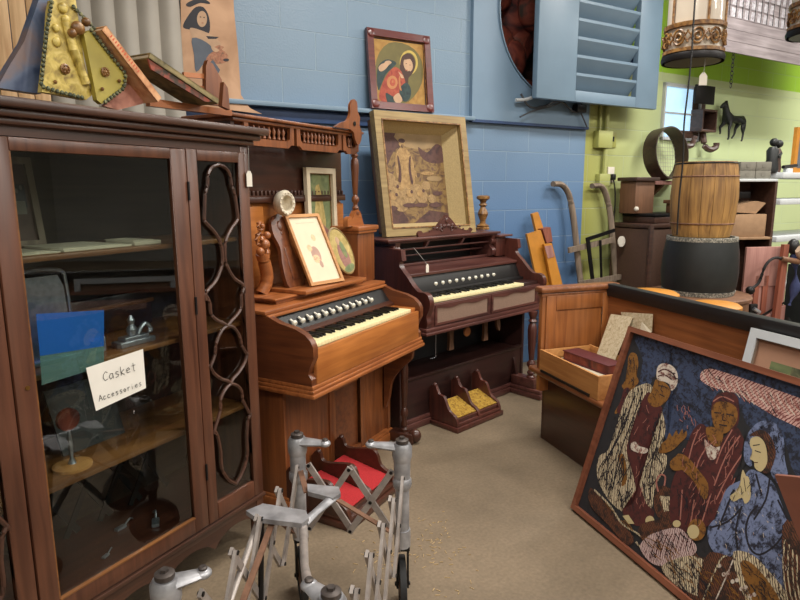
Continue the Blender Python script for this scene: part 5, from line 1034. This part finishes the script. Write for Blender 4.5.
for a, b in (((-.19, 1.69, .49), (-.04, 1.74, .36)), ((-.36, 1.57, .485), (-.43, 1.30, .30)), ((-.38, 1.62, .49), (-.36, 1.86, .28)), ((-.29, 1.74, .49), (-.33, 1.88, .49))):
    obj('diagonal_bar', G().bar(L3(a), L3(b), .017, .005, (0, -.3, 1)), 'rust', t)
g = G(); g.T = Matrix.Translation(L3((-.40, 1.52, .06))) @ Matrix.Rotation(.4, 4, 'Z') @ Matrix.Rotation(pi/2, 4, 'Y'); g.lathe([(.045, -.012), (.05, -.008), (.05, .008), (.045, .012)], n=24); cs = obj('centre_caster', g, 'midbrown', t)
obj('caster_stem', G().tube([L3((-.40, 1.52, .06)), L3((-.40, 1.53, .12)), L3((-.39, 1.57, .49))], .008), 'iron', cs)
# straw on the floor
random.seed(11); g = G()
for i in range(150):
    c = random.choice(((-.05, 2.25), (.1, 2.2), (.18, 2.05), (-.1, 2.1), (-.35, 1.7), (.15, 2.35))); x, y = c[0]+random.gauss(0, .07), c[1]+random.gauss(0, .09); a = random.random()*pi; l = .006+random.random()*.014
    g.bar((x, y, .0018), (x+l*cos(a), y+l*sin(a), .0018), .002, .002, (0, 0, 1))
M['straw'] = plain('straw', (184, 156, 112), .8); tag(obj('straw_litter', g, 'straw'), 'scattered straw and shavings on the concrete around the truck', 'straw', kind='stuff')
# ================================================================== BEHIND: HAND TRUCK, BOARDS, BARRELS
t = empty('hand_truck', frm(W), 'old wooden hand truck with curved handles leaning on the wall', 'hand truck')
def wp_(px, py, Y): a = W.Y(px, py, Y); return V3((a[0], Y, a[1]))
for pts in ([(553, 184), (562, 185), (569, 195), (573, 215), (576, 240), (581, 285)], [(592, 186), (602, 187), (608, 202), (611, 220), (613, 245), (617, 285)]):
    L_ = [wp_(p[0], p[1], -.06-.05*max(0, (p[1]-184)/100)) for p in pts]; dn = (L_[-1]-L_[-2]); L_.append(V3((L_[-1].x-.02, -.3, .03)))
    obj('side_rail', G().tube(smoothpts(L_), .028, 10, flat=.8), 'greyw', t)
for (x0, z0, x1, z1) in ((.80, .92, 1.30, .98),):
    obj('cross_bar', G().bar((x0, -.13, z0), (x1, -.13, z1), .045, .02), 'greyw', t)
obj('cross_bar', G().bar((.9, -.16, .64), (1.38, -.16, .66), .045, .02), 'greyw', t)
obj('iron_strap', G().bar((.98, -.15, 1.0), (1.06, -.16, .62), .035, .012).bar((1.13, -.15, .98), (1.16, -.16, .64), .02, .01).bar((.97, -.15, 1.0), (1.3, -.14, 1.06), .03, .012), 'iron', t)
g = G(); g.T = Matrix.Translation((1.33, -.2, .97)) @ Matrix.Rotation(pi/2, 4, 'X'); g.lathe([(.045, -.004), (.045, .004)], n=20)
tg = obj('round_tag', g, 'tag'); tg.matrix_world = frm(W); tag(tg, 'round white tag hanging on the wooden hand truck', 'tag')
obj('axle', G().tube([(.88, -.26, .12), (1.32, -.26, .12)], .02), 'iron', t)
def wheelz(x):
    g = G(); g.T = Matrix.Translation((x, -.26, .12)) @ Matrix.Rotation(pi/2, 4, 'Y'); g.lathe([(.11, -.02), (.115, 0), (.11, .02)], n=24); obj('wheel', g, 'iron', t)
wheelz(.80); wheelz(1.30)
t = empty('ochre_board', frm(W), 'wide ochre painted board leaning on the blue wall beside the walnut organ', 'board')
def wq(pxs, Y, th, z0=None):
    q = [W.Y(*p, Y) for p in pxs]; return q
def lean_board(t, nm, pxs, Y, th, mt):
    q = [W.Y(*p, Y) for p in pxs]; n = len(q)
    g = G(); vs = [(a, Y-(1.25-b)*.12, b) for a, b in q]+[(a, Y-(1.25-b)*.12+th, b) for a, b in q]
    g._new(vs, [tuple(range(n)), tuple(range(2*n-1, n-1, -1))]+[(i, (i+1) % n, n+(i+1) % n, n+i) for i in range(n)]); return obj(nm, g, mt, t)
lean_board(t, 'board_face', [(525, 234), (539, 230), (556, 300), (572, 460), (550, 460), (534, 300)], -.12, .02, 'ochre')
t = empty('ochre_board', frm(W), 'second narrower ochre board with a worn pale top leaning right of the first', 'board')
lean_board(t, 'board_face', [(541, 244), (549, 243), (559, 300), (578, 460), (562, 460), (548, 300)], -.16, .02, 'ochre'); lean_board(t, 'pale_top', [(541.5, 246), (548.5, 245), (550.5, 256), (544, 258)], -.165, .004, 'pinkw')
t = empty('wooden_post', frm(W), 'narrow ochre stick rising above the leaning ochre boards', 'post'); lean_board(t, 'stick', [(532, 214), (538, 212), (545, 240), (560, 330), (552, 330), (536, 240)], -.08, .025, 'ochre')
t = empty('wooden_block', frm(W), 'reddish brown square block end above the ochre boards', 'block'); lean_board(t, 'block_end', [(541, 229), (549, 227), (550, 241), (544, 243)], -.13, .05, 'redw'); lean_board(t, 'block_post', [(543, 241), (549, 240), (572, 420), (566, 420)], -.11, .03, 'darkbrown')
# trunk
t = empty('travel_chest', frm(W), 'large brown trunk against the green wall behind the barrels', 'trunk')
obj('chest_body', G().box(1.40, 2.35, -.42, -.03, 0.0, 1.08, .01), 'trunk', t); obj('chest_lid', G().box(1.39, 2.36, -.43, -.02, 1.085, 1.12, .008), 'darkbrown', t)
obj('metal_corner', G().box(1.385, 1.43, -.435, -.41, .02, 1.12, .004), 'darkbrown', t)
t = empty('dark_case', frm(W), 'dark flat case lying on the brown trunk', 'case'); obj('case_body', G().box(1.5, 2.2, -.38, -.06, 1.121, 1.175, .008), 'darkbrown', t); obj('case_lid', G().box(1.495, 2.205, -.385, -.055, 1.175, 1.20, .008), 'iron', t)
t = empty('small_wooden_cabinet', frm(W), 'narrow brown wooden wall box standing on the trunk below the hoop sieve', 'box')
obj('box_body', G().box(1.42, 1.66, -.24, -.08, 1.201, 1.47, .004), 'midbrown', t); obj('box_top', G().box(1.39, 1.69, -.27, -.07, 1.47, 1.5, .004), 'darkbrown', t); obj('white_knob', G().ball((1.43, -.25, 1.24), .02), 'tag', t)
t = empty('wall_ledge_board', frm(W), 'pale pink-grey shelf board under the round hoop sieve', 'shelf'); obj('board', G().box(1.71, 2.2, -.21, -.01, 1.44, 1.475, .003), 'pinkw', t); obj('bracket', G().prism([(-.18, 1.44), (-.01, 1.44), (-.01, 1.28)], 'x', 1.85, 1.88), 'midbrown', t)
t = empty('wooden_steps', frm(W), 'stepped brown wooden block stack left of the wooden barrel', 'block')
g = G(); g.box(1.83, 2.2, -.40, -.24, 1.201, 1.28, .005); g.box(1.80, 2.2, -.41, -.23, 1.28, 1.31, .004); obj('lower_block', g, 'midbrown', t)
g = G(); g.prism([(1.86, 1.31), (2.2, 1.31), (2.2, 1.48), (1.98, 1.43), (1.93, 1.36)], 'y', -.40, -.25); obj('upper_block', g, 'midbrown', t)
# sieve
M['sievewood'] = wood('dark_sieve_wood', (34, 20, 16), (62, 40, 30), 'x', .5)
t = empty('hoop_sieve', frm(W, 1.87, -.16, 1.475+.225), 'round dark wooden hoop sieve on the shelf against the green wall', 'sieve')
g = G(); g.T = Matrix.Rotation(-.12, 4, 'X') @ Matrix.Rotation(pi/2, 4, 'X'); g.lathe([(.225, -.05), (.225, .08), (.215, .08), (.215, -.05), (.225, -.05)], n=40, cap=False); obj('hoop', g, 'sievewood', t)
g = G(); g.T = Matrix.Rotation(-.12, 4, 'X') @ Matrix.Rotation(pi/2, 4, 'X')
for i in range(-6, 7):
    u = i*.033; l = sqrt(max(0, .213**2-u*u)); g.tube([(u, -l, -.04), (u, l, -.04)], .0012, 4); g.tube([(-l, u, -.04), (l, u, -.04)], .0012, 4)
obj('wire_mesh', g, 'string', t)
# what-not shelf, horse
t = empty('wall_shelf', frm(W), 'dark carved wall shelf right of the small window', 'shelf')
g = G(); g.box(2.28, 2.56, -.14, -.12, 2.16, 2.32, .004); g.box(2.30, 2.54, -.125, -.1, 2.18, 2.30); obj('picture_panel', g, 'iron', t)
obj('shelf_box', G().box(2.42, 2.64, -.13, 0, 1.92, 1.94, .003).box(2.42, 2.64, -.13, 0, 2.10, 2.12, .003).box(2.42, 2.435, -.13, 0, 1.94, 2.1).box(2.625, 2.64, -.13, 0, 1.94, 2.1).box(2.43, 2.63, -.01, 0, 1.94, 2.32), 'darkbrown', t)
obj('scroll_bracket', G().tube(smoothpts([(2.56, -.05, 1.92), (2.56, -.08, 1.80), (2.62, -.1, 1.765), (2.70, -.1, 1.79), (2.71, -.1, 1.83)]), .028, 8), 'darkbrown', t)
obj('scroll_bracket', G().tube(smoothpts([(2.20, -.04, 1.86), (2.24, -.08, 1.80), (2.32, -.1, 1.79), (2.38, -.08, 1.83), (2.40, -.08, 1.88)]), .025, 8), 'darkbrown', t)
obj('bracket_link', G().box(2.2, 2.56, -.03, -.001, 1.84, 1.93), 'darkbrown', t)
# horse: skinned body
def skin_obj(nm, verts, edges, radii, mat, parent=None, sub=2):
    me = bpy.data.meshes.new(nm); me.from_pydata(verts, edges, []); o = bpy.data.objects.new(nm, me); COL.objects.link(o)
    o.modifiers.new('s', 'SKIN'); sv = me.skin_vertices[0].data
    for i, r in enumerate(radii): sv[i].radius = (r, r) if not isinstance(r, tuple) else r
    sv[0].use_root = True
    m = o.modifiers.new('u', 'SUBSURF'); m.levels = sub; m.render_levels = sub
    me.materials.append(M[mat])
    if parent: o.parent = parent
    return o
hx = [(0, 0, 0), (.10, 0, .01), (-.10, 0, .015), (-.15, 0, .08), (-.175, 0, .16), (-.17, 0, .19), (-.215, 0, .145), (-.235, 0, .115),
      (-.10, -.03, -.06), (-.115, -.03, -.13), (-.11, -.03, -.225), (-.125, -.03, -.24),
      (-.12, .03, -.05), (-.18, .03, -.10), (-.165, .03, -.165), (-.175, .03, -.175),
      (.12, -.03, -.05), (.10, -.03, -.10), (.13, -.03, -.16), (.12, -.03, -.24), (.105, -.03, -.25),
      (.12, .03, -.05), (.08, .03, -.10), (.075, .03, -.16), (.04, .03, -.21), (.03, .03, -.215),
      (.155, 0, .04), (.185, 0, .0), (.19, 0, -.09), (.18, 0, -.15)]
he = [(0, 1), (0, 2), (2, 3), (3, 4), (4, 5), (4, 6), (6, 7), (2, 8), (8, 9), (9, 10), (10, 11), (2, 12), (12, 13), (13, 14), (14, 15), (1, 16), (16, 17), (17, 18), (18, 19), (19, 20), (1, 21), (21, 22), (22, 23), (23, 24), (24, 25), (1, 26), (26, 27), (27, 28), (28, 29)]
hr = [.05, .058, .058, .042, .034, .012, .022, .016, .028, .016, .012, .014, .028, .018, .012, .013, .032, .02, .015, .012, .014, .032, .02, .014, .012, .013, .018, .022, .018, .008]
t = empty('horse_figure', frm(W, 3.0, -.075, 2.06), 'black cast horse figure mounted on the pale green wall, walking left', 'horse figure'); t.scale = (.85, .8, .74)
t.scale = (1, 1, 1); hx = [(a*.98, b*.9, c*.80) for a, b, c in hx]; hr = [r*.72 for r in hr]
skin_obj('horse_body', hx, he, hr, 'barrelblk', t)
g = G(); g.prism([(-.165, .15), (-.15, .165), (-.11, .09), (-.075, .045), (-.09, .04), (-.13, .09)], 'y', -.012, .012); obj('mane', g, 'black', t)
obj('wall_stud', G().tube([(0, .0, 0), (0, .074, 0)], .01), 'iron', t)
# barrels on a round-topped table
bc = V3((2.075, 4.2, 0))
t = empty('barrel_table', Matrix.Translation(bc), 'round brown wooden cask table under the black barrel', 'table')
obj('table_top', G().lathe([(.33, .655), (.34, .665), (.34, .68), (.33, .69)], n=40), 'midbrown', t); obj('table_body', G().lathe([(.26, 0), (.31, .2), (.33, .35), (.32, .655)], n=32), 'midbrown', t)
obj('hoop', G().lathe([(.315, .18), (.322, .21), (.312, .21)], n=32, cap=False).lathe([(.325, .5), (.334, .53), (.32, .53)], n=32, cap=False), 'iron', t)
t = empty('black_barrel', Matrix.Translation(bc+V3((0, 0, .691))), 'black painted keg with chipped white rim under the wooden barrel', 'barrel')
obj('barrel_body', G().lathe([(.222, 0), (.238, .06), (.245, .15), (.238, .28), (.222, .375), (.2, .375), (.2, .365), (0, .365)], n=40, cap=False), 'barrelblk', t)
obj('chipped_rim', G().lathe([(.223, .362), (.226, .37), (.225, .392), (.205, .392), (.203, .366)], n=40, cap=False), 'chip', t); obj('lower_hoop', G().lathe([(.226, -.0), (.236, .03), (.230, .03), (.222, 0)], n=40, cap=False), 'chip', t)
t = empty('wooden_barrel', Matrix.Translation(bc+V3((-.01, 0, 1.084))), 'weathered light wooden barrel stacked on top of the black keg', 'barrel')
pr = [(.178, 0), (.196, .08), (.206, .18), (.21, .27), (.205, .37), (.195, .45), (.186, .495)]
g = G(); ns = 18
for i in range(ns):
    a0, a1 = 2*pi*i/ns+.006, 2*pi*(i+1)/ns-.006; vs = []
    for r, z in pr: vs += [(r*cos(a0), r*sin(a0), z), (r*1.004*cos((a0+a1)/2), r*1.004*sin((a0+a1)/2), z), (r*cos(a1), r*sin(a1), z), ((r-.02)*cos(a1), (r-.02)*sin(a1), z), ((r-.02)*cos(a0), (r-.02)*sin(a0), z)]
    fs = []
    for k in range(len(pr)-1):
        b = k*5
        for j in range(5): fs.append((b+j, b+(j+1) % 5, b+5+(j+1) % 5, b+5+j))
    fs += [tuple(range(5)), tuple(range(5*len(pr)-5, 5*len(pr)))]; g._new(vs, fs)
obj('staves', g, 'barrel', t, 25); obj('barrel_head', G().lathe([(.17, .47), (.17, .48)], n=30).lathe([(.17, .02), (.17, .03)], n=30), 'barrel', t)
for z in (.09, .40): obj('hoop', G().tube([(r_*cos(a), r_*sin(a), z) for r_ in [.2 if z < .2 else .203] for a in [2*pi*i/40 for i in range(40)]], .005, 6, True), 'rust', t)
obj('hoop', G().tube([(.188*cos(a), .188*sin(a), .485) for a in [2*pi*i/40 for i in range(40)]], .006, 6, True), 'iron', t)
# mustard cushions behind the pew
for px, py, d, rx, lb in ((652, 291, 3.75, .16, 'mustard cushion corner behind the pew rail, left'), (716, 303, 3.55, .14, 'mustard rounded stool seat behind the pew rail, right')):
    c = aty(px, py, d); o = empty('upholstered_stool', Matrix.Translation((c.x, c.y, 0)), lb, 'stool')
    obj('seat_pad', G().lathe([(rx*.9, c.z-.07), (rx, c.z-.05), (rx, c.z-.015), (rx*.85, c.z), (0, c.z+.008)], n=28), 'ochre', o)
    for k in range(4):
        a = k*pi/2+.4; obj('leg', G().tube([(rx*.6*cos(a), rx*.6*sin(a), c.z-.07), (rx*.8*cos(a), rx*.8*sin(a), 0)], .014), 'darkbrown', o)
# shelf cabinet with boxes (right)
def place(X, Y, Z=0, az=59): return Matrix.Translation((X, Y, Z)) @ Matrix.Rotation(pi/2-radians(az), 4, 'Z')
S = Fr(2.50, 4.62, 80)
t = empty('open_shelf_unit', frm(S), 'open shelf unit with a pale top behind the wooden barrel', 'shelf unit')
sx0, sx1 = -.12, .36
obj('top_shelf', G().box(sx0, sx1, 0, .27, 1.455, 1.475, .003), 'white', t); obj('middle_shelf', G().box(sx0, sx1, 0, .26, 1.02, 1.04, .003), 'cardboard', t); [obj('side_board', G().box(q, q+.02, 0, .26, 0, 1.455), 'darkbrown', t) for q in (sx0, sx1-.02)]; obj('back_board', G().box(sx0, sx1, .26, .27, 0, 1.455), 'darkbrown', t)
def at_S(nm, lb, cat, g, mt, X, Y, Z, rz=0):
    o = obj(nm, g, mt); o.matrix_world = frm(S, X, Y, Z, rz); return tag(o, lb, cat)
at_S('storage_box', 'dark navy box on the shelf top beside the wooden barrel', 'box', G().box(0, .15, 0, .2, 0, .125, .004), M['navy'] if 0 else 'iron', -.1, .05, 1.476)
for i, (x, z, lb) in enumerate(((.07, 0, 'lower left grey card file box on the shelf top'), (.205, 0, 'lower right grey card file box on the shelf top'), (.07, .064, 'upper left grey card file box on the shelf top'), (.205, .064, 'upper right grey card file box on the shelf top'))):
    at_S('file_box', lb, 'box', G().box(0, .13, 0, .2, 0, .062, .004).box(.05, .08, -.004, 0, .02, .04), 'card_grey', x, .05, 1.476+z)
at_S('cardboard_box', 'brown cardboard box on the middle shelf', 'box', G().box(0, .40, 0, .22, 0, .17, .003), 'cardboard', -.09, .02, 1.041)
g = G(); g.prism([(0, 0), (.3, -.02), (.38, .06), (.3, .075), (.05, .03)], 'y', 0, .2); at_S('paper_bundle', 'loose folded cardboard and papers on top of the cardboard box', 'papers', g, 'cardboard', -.07, .04, 1.235)
at_S('dark_folder', 'dark folder under the shelf top behind the papers', 'folder', G().box(0, .3, 0, .14, 0, .05, .003), 'iron', -.08, .1, 1.33)
# pink worn panel with post and iron crank
S2 = Fr(2.44, 4.25, 80)
t = empty('pink_door_panel', frm(S2), 'worn pink painted wooden frame with red-brown slats below the shelf', 'panel')
obj('panel_board', G().box(-.02, .32, .0, .02, .72, 1.0, .003).box(-.02, .06, 0, .02, .35, .72).box(.24, .32, 0, .02, .35, .72), 'pinkw', t)
obj('back_panel', G().box(.06, .24, .012, .02, .35, .72), 'pinkw', t)
obj('slat', G().box(.07, .11, .0, .012, .5, .8, .003), 'redw', t); obj('slat', G().box(.14, .18, 0, .012, .45, .8, .003), 'redw', t)
obj('lower_board', G().prism([(-.02, .40), (.32, .58), (.32, 0), (-.02, 0)], 'y', -.02, -.002), 'pinkw', t); obj('dark_rail', G().bar((-.01, -.022, .44), (.3, -.022, .6), .012, .006), 'iron', t)
t2 = empty('red_post', frm(S2), 'tall red-brown post leaning in front of the pink panel', 'post'); g = G(); g.prism([(.22, 1.02), (.26, 1.02), (.24, 0), (.19, 0)], 'y', -.06, -.03); obj('post', g, 'redw', t2)
t2 = empty('iron_crank', frm(S2), 'curved iron crank with wooden grip across the pink panel', 'crank'); obj('crank_arm', G().tube(smoothpts([(-.03, -.08, .72), (.03, -.08, .76), (.07, -.08, .88), (.13, -.08, .93), (.2, -.08, .925)]), .010), 'iron', t2); obj('grip', G().tube([(.19, -.08, .925), (.33, -.08, .90)], [.018, .02], 10), 'midbrown', t2); obj('hub', G().ball((-.03, -.08, .71), .03, 10), 'iron', t2)
t2 = empty('iron_latch', frm(S2), 'dark iron latch block on the pink panel slats', 'latch'); obj('latch_body', G().box(.03, .09, -.03, -.001, .52, .60, .008), 'iron', t2); obj('latch_bar', G().tube([(.05, -.035, .57), (.10, -.035, .54)], .014), 'pewter', t2)
o = obj('denim_cloth', G().tube(smoothpts([(.34, -.02, .95), (.36, -.03, .84), (.37, -.03, .7), (.34, -.03, .58)]), [.02+.015*sin(i) for i in range(13)], 12), 'denim'); o.matrix_world = frm(S2); tag(o, 'blue denim cloth hanging beside the pink panel', 'cloth')
o = obj('cloth_sack', G().tube(smoothpts([(.32, -.08, .99), (.38, -.09, .95), (.44, -.09, .90)]), [.03, .04, .05, .055, .06, .06, .055, .05, .03], 12), 'sack'); o.matrix_world = frm(S2); tag(o, 'beige cloth bag hanging over the white shelving', 'bag')
o = obj('black_bag', G().ball((.33, -.02, 1.0), .04, 10, (1, 1, 1.4)), 'black'); o.matrix_world = frm(S2); tag(o, 'small black pouch above the beige cloth bag', 'bag')
o = empty('black_stand', frm(S2), 'black floor stand rod behind the pew at far right', 'stand'); obj('rod', G().tube([(.40, -.1, 0), (.41, -.1, .66)], .02), 'barrelblk', o); obj('rod_top', G().lathe([(.03, .66), (.03, .7), (.02, .72)], .41, -.1), 'navy', o); obj('dark_hood', G().prism([(.28, 0), (.4, 0), (.38, .45), (.33, .5)], 'y', -.05, .0), 'barrelblk', o)
# white shelving right
S3 = Fr(3.08, 4.95, 59)
t = empty('white_shelving', frm(S3), 'white shelving unit at the right edge against the pale green wall', 'shelf unit')
for i, z in enumerate((1.53, 1.32, 1.02, .62)): obj('shelf', G().box(-.05, 1.2, 0, .4, z-.045, z, .004), 'white', t)
obj('upright', G().box(-.05, -.02, .36, .4, 0, 1.5).box(1.17, 1.2, .36, .4, 0, 1.5).box(.28, .31, .36, .4, 0, 1.5), 'white', t)
for nm, lb, cat, X, g, mt in (('glass_jar', 'clear glass jar on the white shelving', 'jar', .02, G().lathe([(.03, 0), (.04, .02), (.045, .09), (.02, .13), (.02, .15)], n=16), 'white'), ('wicker_crate', 'black slatted crate low on the white shelving', 'crate', .12, None, None)):
    if g: o = obj(nm, g, mt); o.matrix_world = frm(S3, X, .12, 1.3205); tag(o, lb, cat)
t = empty('black_crate', frm(S3, .05, -.36, .0), 'black slatted crate with a white label at the far right', 'crate')
g = G()
for i in range(8): g.box(0, .4, -.02, .0, .38+i*.05, .405+i*.05)
g.box(0, .03, -.015, .3, 0, .8).box(.37, .4, -.015, .3, 0, .8); obj('crate_body', g, 'barrelblk', t); obj('label', G().box(.03, .1, -.024, -.021, .70, .75), 'tag', t)
# figurines on the white shelf
def fig(nm, lb, px, py, d_, h, kind):
    a = S3.Y(px, py, .1); t = empty(nm, frm(S3, a[0], .1, 1.531), lb, 'figurine'); 
    if kind == 0:
        g = G(); g.lathe([(.05, 0), (.055, .03), (.04, .1), (.045, .17), (.025, .2)], -.03, 0, 14); obj('left_figure', g, 'barrelblk', t); g = G(); g.ball((-.02, 0, .235), .033, 12); obj('left_head', g, 'barrelblk', t)
        g = G(); g.lathe([(.035, 0), (.04, .03), (.03, .1), (.035, .16), (.02, .19)], .04, 0, 14); obj('right_figure', g, 'darkbrown', t); g = G(); g.ball((.05, 0, .225), .033, 12); obj('right_head', g, 'barrelblk', t)
        obj('raised_arm', G().tube([(-.04, -.02, .15), (0, -.04, .12), (.04, -.03, .15)], .012), 'barrelblk', t)
    return t
fig('figure_pair', 'two dark embracing figures standing on the white shelf', 774, 158, 0, 0, 0)
a = S3.Y(788, 158, .1)[0]; t = empty('model_cannon', frm(S3, a, .1, 1.531), 'small dark long model on the white shelf beside the figures', 'ornament'); obj('barrel', G().tube([(-.06, 0, .045), (.14, 0, .06)], .014), 'iron', t); obj('base', G().box(-.02, .06, -.02, .02, 0, .035, .004), 'white', t)
t = empty('framed_picture', frm(S3, S3.Y(791, 158, .3)[0], .3, 1.531), 'orange wooden frame at the right edge of the white shelf', 'framed picture'); obj('frame', frame_g(.5, .40, .05, .03), 'ochre', t); obj('picture', G().box(.04, .46, -.01, -.005, .04, .36), 'greyblue', t)
# hanging drum lantern
def lantern(c, lb, zb, tagged=False):
    t = empty('drum_lantern', Matrix.Translation((c[0], c[1], zb)), lb, 'lamp'); R_ = .130
    obj('glass_drum', G().lathe([(R_-.01, .0), (R_-.01, 1.0)], n=40), 'shade', t); obj('bottom_ring', G().lathe([(R_+.004, -.005), (R_+.008, .01), (R_+.004, .025), (R_-.009, .025)], n=40, cap=False), 'iron', t)
    obj('bottom_plate', G().lathe([(R_-.01, -.004), (R_-.01, .004)], n=40), 'iron', t)
    obj('band_rail', G().lathe([(R_-.009, .028), (R_+.003, .03), (R_+.003, .045), (R_-.009, .047)], n=40, cap=False).lathe([(R_-.009, .135), (R_+.003, .137), (R_+.004, .155), (R_-.009, .157)], n=40, cap=False), 'antique', t)
    g = G()
    for k in range(10):
        a = 2*pi*k/10; c0 = V3(((R_-.002)*cos(a), (R_-.002)*sin(a), .091)); tx = V3((-sin(a), cos(a), 0))
        g.tube([c0+tx*.026*cos(q)+V3((0, 0, .032*sin(q))) for q in [2*pi*i/14 for i in range(14)]], .005, 6, True)
        g.tube([c0+tx*.012*cos(q)+V3((0, 0, .014*sin(q))) for q in [2*pi*i/10 for i in range(10)]], .006, 6, True)
        for s in (1, -1): g.tube([c0+tx*s*.026, c0+tx*s*.045+V3((0, 0, .025))], .004, 5); g.tube([c0+tx*s*.026, c0+tx*s*.045-V3((0, 0, .025))], .004, 5)
    obj('filigree_band', g, 'antique', t)
    for k in range(5):
        a = 2*pi*k/5+.95; obj('vertical_strip', G().tube([((R_-.004)*cos(a), (R_-.004)*sin(a), .15), ((R_-.004)*cos(a), (R_-.004)*sin(a), 1.0)], .006, 6), 'antique', t)
    obj('top_cap', G().lathe([(R_, 1.0), (R_, 1.03), (.05, 1.08), (.02, 1.1)], n=30), 'antique', t); obj('hanging_rod', G().tube([(0, 0, 1.09), (0, 0, RH-zb)], .008), 'antique', t)
    return t
lc = aty(694, 40, 3.0); lantern(lc, 'large white drum lantern with gilt filigree band and a hanging tag', 1.985)
lc2 = aty(818, 20, 3.3); lantern(lc2, 'second drum lantern cut off by the right edge of the picture', 2.17)
t2 = empty('price_tag', Matrix.Translation((lc.x+.01, lc.y-.1, 1.865)), 'small cream tag dangling under the drum lantern', 'tag'); obj('tag_card', G().prism([(-.018, 0), (.018, 0), (.018, .04), (.006, .055), (-.006, .055), (-.018, .04)], 'y', 0, .0015), 'tag', t2); obj('string', G().tube([(0, 0, .05), (.003, 0, .125)], .0015, 5), 'string', t2)
cps = [aty(x, y, 2.8) for x, y in ((697, -60), (695, 0), (692, 50), (688, 90), (684, 125), (683, 160), (679, 200), (677, 235))]; cps[0].z = RH
tag(obj('power_cable', G().tube(smoothpts(cps), .004, 6), 'black'), 'long thin black cord hanging in front of the lantern and wooden barrel', 'cord')
# lath board
t = empty('lath_sign', frm(W, 1.90, -.62, 2.47), 'grey lath board with faded white painted blocks, hanging below the ceiling at upper right', 'sign')
g = G(); n = 9
for i in range(n): g.prism([(-.03, i*.085), (2.2, i*.085), (2.2, i*.085+.082), (-.03, i*.085+.082)], 'y', 0, .015)
obj('laths', g, 'lath', t); M['whitewash'] = mottle('faded_white_paint', [(130, 122, 126), (170, 166, 172), (196, 194, 200)], 40, .9)
sh = []
random.seed(4)
for row in (3, 4, 5, 6, 7, 8):
    for k in range(13):
        x = .03+k*.088+random.random()*.01
        if random.random() < .9 and k < 12: sh.append((0, [(x, row*.085+.006), (x+.05+random.random()*.02, row*.085+.006), (x+.055, row*.085+.072), (x+.012*random.random(), row*.085+.074)]))
art('white_blocks', t, ident, -.0006, sh, ['whitewash'])
for k in range(14): pass
g = G()
for k in range(16): g.tube([(.0+k*.088, -.003, .26), (.0+k*.088, -.003, .765)], .0035, 4)
obj('cross_wires', g, 'iron', t)
for x in (.1, 1.2): obj('hanging_wire', G().tube([(x, .008, .76), (x, .008, RH-2.47)], .004, 5), 'iron', t)
t = empty('hanging_chain', frm(W, W.Y(734, 60, -.62)[0], -.612, 2.20), 'short dark chain hanging under the lath board', 'chain')
lk = None
for i in range(9):
    g = G(); g.T = Matrix.Rotation(pi/2*(i % 2), 4, 'Z'); g.tube([(.011*cos(q), 0, .019*sin(q)) for q in [2*pi*k/12 for k in range(12)]], .003, 5, True); o = obj('chain_link', g, 'iron', t); o.location = (0, 0, .02+i*.031)
for base_, grp in (('file_box', 'grey file boxes on the shelf top'), ('ochre_board', 'ochre boards leaning on the blue wall'), ('power_cable', 'cables hanging from wall and ceiling'), ('drum_lantern', 'drum lanterns hanging from the ceiling'), ('upholstered_stool', 'mustard stools behind the pew'), ('printed_sheet', 'paper sheets leaning on the pew back'), ('price_tag', 'small price tags on strings'), ('metal_fitting', 'metal scraps on the cabinet floor'), ('metal_ornament', 'silver fittings on the middle shelf'), ('ornate_panel', 'braided yellow panels on the cabinet'), ('paper_stack', 'papers on the top shelf')):
    for o in bpy.data.objects:
        if o.parent is None and o.name.split('.')[0] == base_: o['group'] = grp
# ================================================================== CAMERA, VIEW
cam = bpy.data.cameras.new('camera'); co = bpy.data.objects.new('camera', cam); COL.objects.link(co)
co.location = CAM; fw = V3((0, cos(PITCH), -sin(PITCH)))
co.rotation_euler = (Matrix.Rotation(pi/2-PITCH, 4, 'X') @ Matrix.Rotation(-ROLL, 4, 'Z')).to_euler()
cam.sensor_fit = 'HORIZONTAL'; cam.sensor_width = 36; cam.lens = 36*FPX/800; cam.clip_start = .02
sc = bpy.context.scene; sc.camera = co
sc.view_settings.view_transform = 'Standard'; sc.view_settings.look = 'None'; sc.view_settings.gamma = 1; sc.view_settings.use_curve_mapping = False
sc.view_settings.exposure = 0.0
